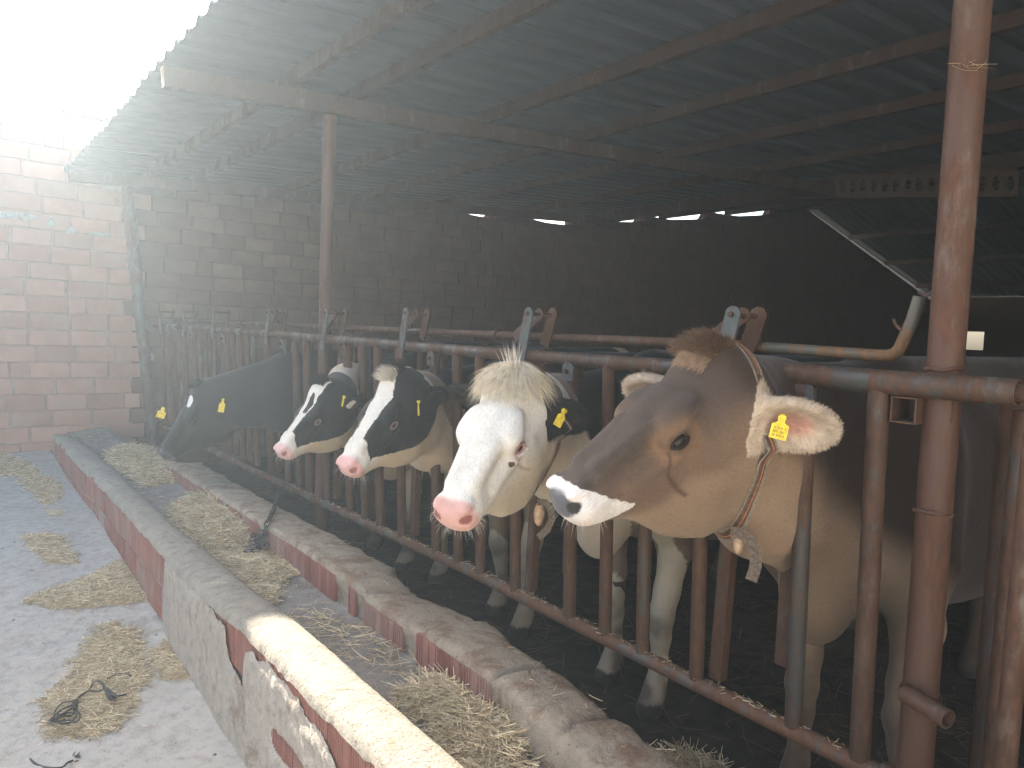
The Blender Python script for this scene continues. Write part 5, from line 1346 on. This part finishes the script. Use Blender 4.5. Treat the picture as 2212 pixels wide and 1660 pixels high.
def pile(label, poly_px, zplane, zf, n, h, ln=(.04, .14), w_=.0013, z_px=None, dark=False, spread=.03, bed=True, name='straw_pile'):
    poly = [at(px, py, z=zplane) for px, py in poly_px]; pa = np.array([list(p) for p in poly]); lo, hi = pa.min(0) - spread, pa.max(0) + spread
    area_pts = []
    while len(area_pts) < n:
        Q = np.stack([rng.uniform(lo[0], hi[0], 4000), rng.uniform(lo[1], hi[1], 4000), np.zeros(4000)], 1); Qn = wob(Q); ins = inpoly(Qn, pa); ed = edge_dist(Qn, pa)
        keep = np.where(ins, True, rng.random(4000) < np.exp(-(ed / (spread * .4 + 1e-6)) ** 1) * .5)
        area_pts += Q[keep].tolist()
    P = np.array(area_pts[:n]); ins = inpoly(wob(P), pa); ed = np.where(ins, edge_dist(wob(P), pa), 0)
    R_ = max(.02, np.percentile(ed, 92)); prof = np.clip(ed / R_, 0, 1) ** .6
    hh = h * prof * (.75 + .35 * fbm(P, 7, 91)); P[:, 2] = zf(P) + hh * rng.uniform(.55, 1.05, n) + .003
    V, Fq, tone = straw_mesh(P, rng.uniform(ln[0], ln[1], n) * np.where(ins, 1, .8), rng.uniform(.6, 1.7, n) * w_, .12 + min(.28, h * 2.5), .22)
    if bed:
        # short broken chaff under the long stalks
        m = n * 2; ii = rng.integers(0, n, m); P2 = P[ii] + rng.normal(0, .012, (m, 3)) * [1, 1, .2]; P2[:, 2] = zf(P2) + np.clip(P2[:, 2] - zf(P2), 0, None) * .8 * rng.random(m) + .002
        V2, F2, t2 = straw_mesh(P2, rng.uniform(.008, .03, m), rng.uniform(.8, 1.6, m) * w_, .15, .1, -.18)
        V, Fq, tone = np.concatenate([V, V2]), np.concatenate([Fq, F2 + len(V)]), np.concatenate([tone, t2])
        # core mound
        g = 46; xs = np.linspace(lo[0], hi[0], g); ys = np.linspace(lo[1], hi[1], g); X, Y = np.meshgrid(xs, ys, indexing='ij'); G = np.stack([X.ravel(), Y.ravel(), X.ravel() * 0], 1)
        Gw = wob(G); e = np.where(inpoly(Gw, pa), edge_dist(Gw, pa), -edge_dist(Gw, pa)) + .25 * R_ * fbm(G, 16, 93); G[:, 2] = zf(G) + h * .8 * np.clip(e / R_, 0, 1) ** .6 * (.75 + .35 * fbm(G, 7, 91)) + np.where(e > 0, .0035, -.012)
        I = np.arange(g * g).reshape(g, g); Fg = np.stack([I[:-1, :-1].ravel(), I[1:, :-1].ravel(), I[1:, 1:].ravel(), I[:-1, 1:].ravel()], 1)
        V, Fq, tone = np.concatenate([V, G]), np.concatenate([Fq, Fg + len(V)]), np.concatenate([tone, rng.uniform(.0, .2, g * g)])
    return straw_obj(name, label, V, Fq, tone, M['straw_dark' if dark else 'straw'])
zal = lambda P: alley_z(P)
ztr = lambda P: np.interp(P[:, 0], [.93, 1.0, 1.25], [.27, .265, .30]) + np.interp(P[:, 1], [1, 5, 8], [-.01, .015, .03]) + .006
if hide is None:
    pile('flat straw patch on the concrete with black twine lying across it', [(296, 1390), (300, 1440), (314, 1490), (290, 1530), (262, 1590), (180, 1612), (118, 1600), (95, 1540), (140, 1510), (165, 1465), (190, 1430), (205, 1395), (250, 1380)], -.08, zal, 2400, .022, (.02, .10), .0011)
    pile('small straw patch in the chipped hollow at the foot of the plastered wall', [(318, 1440), (360, 1405), (412, 1472), (350, 1476)], -.06, zal, 420, .012, (.015, .07), .001)
    pile('long straw drift along the slab joint reaching the foot of the trough wall', [(50, 1312), (120, 1287), (200, 1262), (262, 1225), (300, 1255), (318, 1300), (240, 1318), (120, 1322)], -.01, zal, 2200, .025, (.02, .10), .0012)
    pile('middle straw patch on the alley concrete, second beyond the slab joint', [(50, 1176), (100, 1170), (142, 1184), (166, 1222), (100, 1220), (75, 1202)], .02, zal, 700, .015, (.02, .09), .0012)
    pile('tiny straw wisp between two larger patches on the alley', [(95, 1120), (130, 1118), (132, 1132), (110, 1134)], .04, zal, 90, .006, (.02, .08), .0013, bed=False)
    pile('scattered straw patch far down the alley near the brick bottom wall', [(45, 1052), (70, 1038), (125, 1053), (134, 1085), (100, 1102), (75, 1078)], .06, zal, 600, .012, (.02, .09), .0015)
    pile('straw drift at the left edge in front of the end wall', [(-60, 985), (0, 985), (60, 1008), (88, 1022), (70, 1036), (0, 1030), (-60, 1030)], .10, zal, 900, .02, (.03, .10), .0018)
    pile('tall heap of straw in the trough beside the hanging chain', [(372, 1100), (410, 1082), (465, 1084), (508, 1106), (548, 1146), (540, 1176), (500, 1190), (452, 1180), (400, 1142)], .30, ztr, 3000, .085, (.05, .16), .0014)
    pile('low straw spread in the trough in front of the tall heap', [(462, 1192), (540, 1196), (600, 1215), (655, 1242), (595, 1262), (520, 1256)], .29, ztr, 1500, .03, (.04, .14), .0013)
    pile('small clump of straw against the inner side of the trough wall', [(536, 1262), (596, 1268), (606, 1296), (575, 1298)], .29, ztr, 330, .02, (.03, .10), .0013)
    pile('far straw heap in the trough under the black cow muzzle', [(225, 980), (262, 965), (330, 975), (345, 1000), (385, 1018), (392, 1040), (320, 1046), (262, 1014)], .31, ztr, 1800, .05, (.04, .14), .0018)
    pile('nearest straw heap in the trough between kerb and sunlit cap', [(870, 1500), (960, 1476), (1035, 1505), (1105, 1560), (1140, 1640), (1150, 1760), (1010, 1760), (985, 1640), (930, 1560)], .29, ztr, 3000, .055, (.05, .16), .0011)
    pile('loose straw stalks strewn thinly over the near trough floor', [(600, 1330), (700, 1330), (880, 1420), (960, 1480), (870, 1500), (780, 1430)], .28, ztr, 150, .010, (.05, .16), .0010, bed=False, name='loose_straw')
    pile('straw tuft sticking up behind the kerb at the bottom of the picture', [(1400, 1600), (1470, 1590), (1580, 1640), (1600, 1720), (1420, 1720)], -.02, lambda P: -.10 + 0 * P[:, 0], 700, .12, (.05, .18), .0012)
    # small clods and husks of dried dung and leaf on the alley concrete
    n = 420; P = np.stack([rng.uniform(-.5, .77, n), rng.uniform(1.5, 7.8, n), np.zeros(n)], 1); P[:, 2] = zal(P); mb = MB()
    for p in P:
        r = random.choice((.002, .002, .003, .003, .004, .005, .009)); a0 = random.uniform(0, 6.28); k = 6
        base = [Vector(p) + Vector((math.cos(a0 + 2 * math.pi * j / k) * r * random.uniform(.7, 1.6), math.sin(a0 + 2 * math.pi * j / k) * r * random.uniform(.5, 1.1), -.001)) for j in range(k)]
        mb.add(base + [Vector(p) + Vector((0, 0, r * .45))], [(j, (j + 1) % k, k) for j in range(k)])
    o = mb.build('clods', M['clod'], None, smooth=True); tag(o, 'small dry clods and husks speckled over the alley concrete', 'debris', None, 'stuff')
    # bedding on the barn floor
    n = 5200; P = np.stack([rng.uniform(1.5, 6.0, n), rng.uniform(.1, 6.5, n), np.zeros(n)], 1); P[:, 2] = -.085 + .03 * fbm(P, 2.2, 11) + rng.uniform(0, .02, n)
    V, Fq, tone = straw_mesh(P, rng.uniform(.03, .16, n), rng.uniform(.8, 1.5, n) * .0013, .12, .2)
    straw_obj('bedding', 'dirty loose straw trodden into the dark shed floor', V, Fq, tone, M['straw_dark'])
    # single stalks and specks on concrete, caps and rails
    def scatter(label, n, x0, x1, y0, y1, zf, ln=(.01, .06), w_=.0009):
        P = np.stack([rng.uniform(x0, x1, n), rng.uniform(y0, y1, n), np.zeros(n)], 1); P[:, 2] = zf(P) + .002
        V, Fq, tone = straw_mesh(P, rng.uniform(*ln, n), rng.uniform(.8, 1.5, n) * w_, .03, .15, -.15); straw_obj('loose_straw', label, V, Fq, tone, M['straw'])
    scatter('single stalks and chaff specks over the alley concrete', 750, -.6, .76, 1.6, 7.8, zal, (.006, .045))
    scatter('few stalks lying on the cement cap of the trough wall', 26, .81, .93, 1.3, 7.5, lambda P: np.interp(P[:, 1], [-1, 1.3, 2.3, 2.9, 3.6, 6.5, 7.2, 7.96], [.415, .41, .40, .372, .36, .352, .33, .27]) + .004, (.01, .08))
    scatter('few stalks lying on top of the inner kerb', 110, 1.27, 1.42, .9, 5.2, lambda P: np.array([in_top(y) for y in P[:, 1]]) - .002, (.01, .06))
    scatter('fine chaff scattered over the trough floor', 900, .98, 1.21, .8, 7.8, ztr, (.006, .05))
    m_ = 420; ys = rng.uniform(.8, 4.5, m_); P = np.stack([XB + rng.normal(0, .010, m_), ys, np.interp(ys, [.7, 1.8, 2.45, 3.9, 5.7], [.385, .388, .392, .365, .345]) + .0235], 1)
    V, Fq, tone = straw_mesh(P, rng.uniform(.004, .03, m_), rng.uniform(.6, 1.2, m_) * .001, .1, .1, .1); straw_obj('loose_straw', 'chaff caught along the bottom rail of the fence', V, Fq, tone, M['straw'])
# ------------------------------------------------------------------ chain, twine
if hide is None:
    c0 = at(605, 1052, x=1.72); c1 = at(590, 1104, z=.445); c1b = at(578, 1128, z=.442); c2 = at(568, 1160, x=1.205); c3_ = at(556, 1188, x=1.16); c4_ = at(525, 1192, x=1.10)
    path = [c0, c1, c1b, c2, c3_, c4_]; ch = empty('chain', c0); tag(ch, 'dark iron chain hanging from the bottom rail over the kerb into the straw', 'chain'); acc = [0]
    for a, b in zip(path, path[1:]): acc.append(acc[-1] + (b - a).length)
    k = 0; s_ = 0
    while s_ < acc[-1]:
        i = max(j for j in range(len(acc) - 1) if acc[j] <= s_); f = (s_ - acc[i]) / (acc[i + 1] - acc[i]); p = path[i].lerp(path[i + 1], f); t = (path[i + 1] - path[i]).normalized()
        u = t.orthogonal().normalized(); v = t.cross(u); q = u if k % 2 else v
        mb = MB(); mb.tube([p + t * (math.cos(a) * .021) + q * (math.sin(a) * .011) for a in [2 * math.pi * j / 12 for j in range(12)]], .0036, 6, closed=True); mb.build('link', M['chain'], ch, smooth=True); s_ += .031; k += 1
    for r in range(30):
        p = at(random.uniform(545, 572), random.uniform(1150, 1192), x=1.2 + random.uniform(-.05, .03)); t = Vector((random.uniform(-1, 1), random.uniform(-1, 1), random.uniform(-.6, .6))).normalized(); u = t.orthogonal().normalized()
        mb = MB(); mb.tube([p + t * (math.cos(a) * .021) + u * (math.sin(a) * .011) for a in [2 * math.pi * j / 12 for j in range(12)]], .0036, 6, closed=True); mb.build('link', M['chain'], ch, smooth=True)
    def tw(pts, r=.0028):
        P_ = [at(x / 4.487 * .8644, (1550 + y / 4.487) * .8644, z=(-.018 if x > 520 else -.060) + random.uniform(-.003, .006)) for x, y in pts]; out = []
        for i in range(len(P_) - 1):
            a, b, c, d = P_[max(i - 1, 0)], P_[i], P_[i + 1], P_[min(i + 2, len(P_) - 1)]
            for j in range(6):
                t = j / 6; out.append(.5 * ((2 * b) + (c - a) * t + (2 * a - 5 * b + 4 * c - d) * t * t + (3 * b - a - 3 * c + d) * t ** 3))
        mb.tube(out, r, 6)
    mb = MB()
    tw([(-400, 1500), (0, 1325), (150, 1285), (280, 1220), (450, 1180), (600, 1100), (800, 990), (880, 870), (1000, 780), (1040, 705), (1110, 690), (1165, 730), (1200, 800), (1300, 850), (1430, 830)], .0034)
    tw([(470, 1185), (330, 1280), (280, 1380), (300, 1500), (380, 1600), (500, 1650), (680, 1655), (760, 1600), (830, 1570)], .0034)
    tw([(600, 1110), (620, 1020), (700, 930), (820, 905), (900, 860)]); tw([(640, 1060), (760, 1040), (850, 1060), (800, 1140), (700, 1160), (620, 1120)]); tw([(1165, 740), (1210, 830), (1260, 870), (1330, 850)], .005); tw([(1000, 790), (1100, 800), (1180, 770)]); tw([(1200, 660), (1300, 610), (1400, 600), (1480, 625)], .002)
    tw([(560, 1120), (700, 1000), (860, 950), (820, 1060), (700, 1080), (600, 1140)]); tw([(600, 1150), (760, 1120), (840, 1150), (900, 1080), (840, 990)]); tw([(1160, 760), (1230, 790), (1300, 870), (1240, 890), (1180, 820)], .004)
    tw([(820, 900), (830, 1000), (860, 880)], .004); tw([(500, 1190), (620, 1110), (760, 1030)], .006)
    o = mb.build('baling_twine', M['dark_plastic'], None, smooth=True); tag(o, 'tangled black baling twine lying over the flat straw patch', 'twine')
    mb = MB(); c = at(765 / 4.487 * .8644, (1550 + 1590 / 4.487) * .8644, z=-.07)
    for k in range(9):
        a = random.uniform(0, 6.28); L = random.uniform(.02, .05); mb.add([c, c + Vector((math.cos(a) * L, math.sin(a) * L, random.uniform(.0, .03))), c + Vector((math.cos(a + .5) * L * .8, math.sin(a + .5) * L * .8, random.uniform(0, .02)))], [(0, 1, 2)])
    o = mb.build('plastic_scrap', M['dark_plastic'], None); tag(o, 'crumpled scrap of black plastic at the end of the twine', 'scrap')
    # straw wisps caught on the right post
    P = np.array([list(at(2072 + 6 * i, 140 + (i % 3) * 4, x=1.715)) for i in range(10)]); V, Fq, tone = straw_mesh(P, np.full(10, .05), np.full(10, .0007), .3, .5)
    straw_obj('straw_wisp', 'wisp of straw caught high on the right hand post', V, Fq, tone, M['straw'])
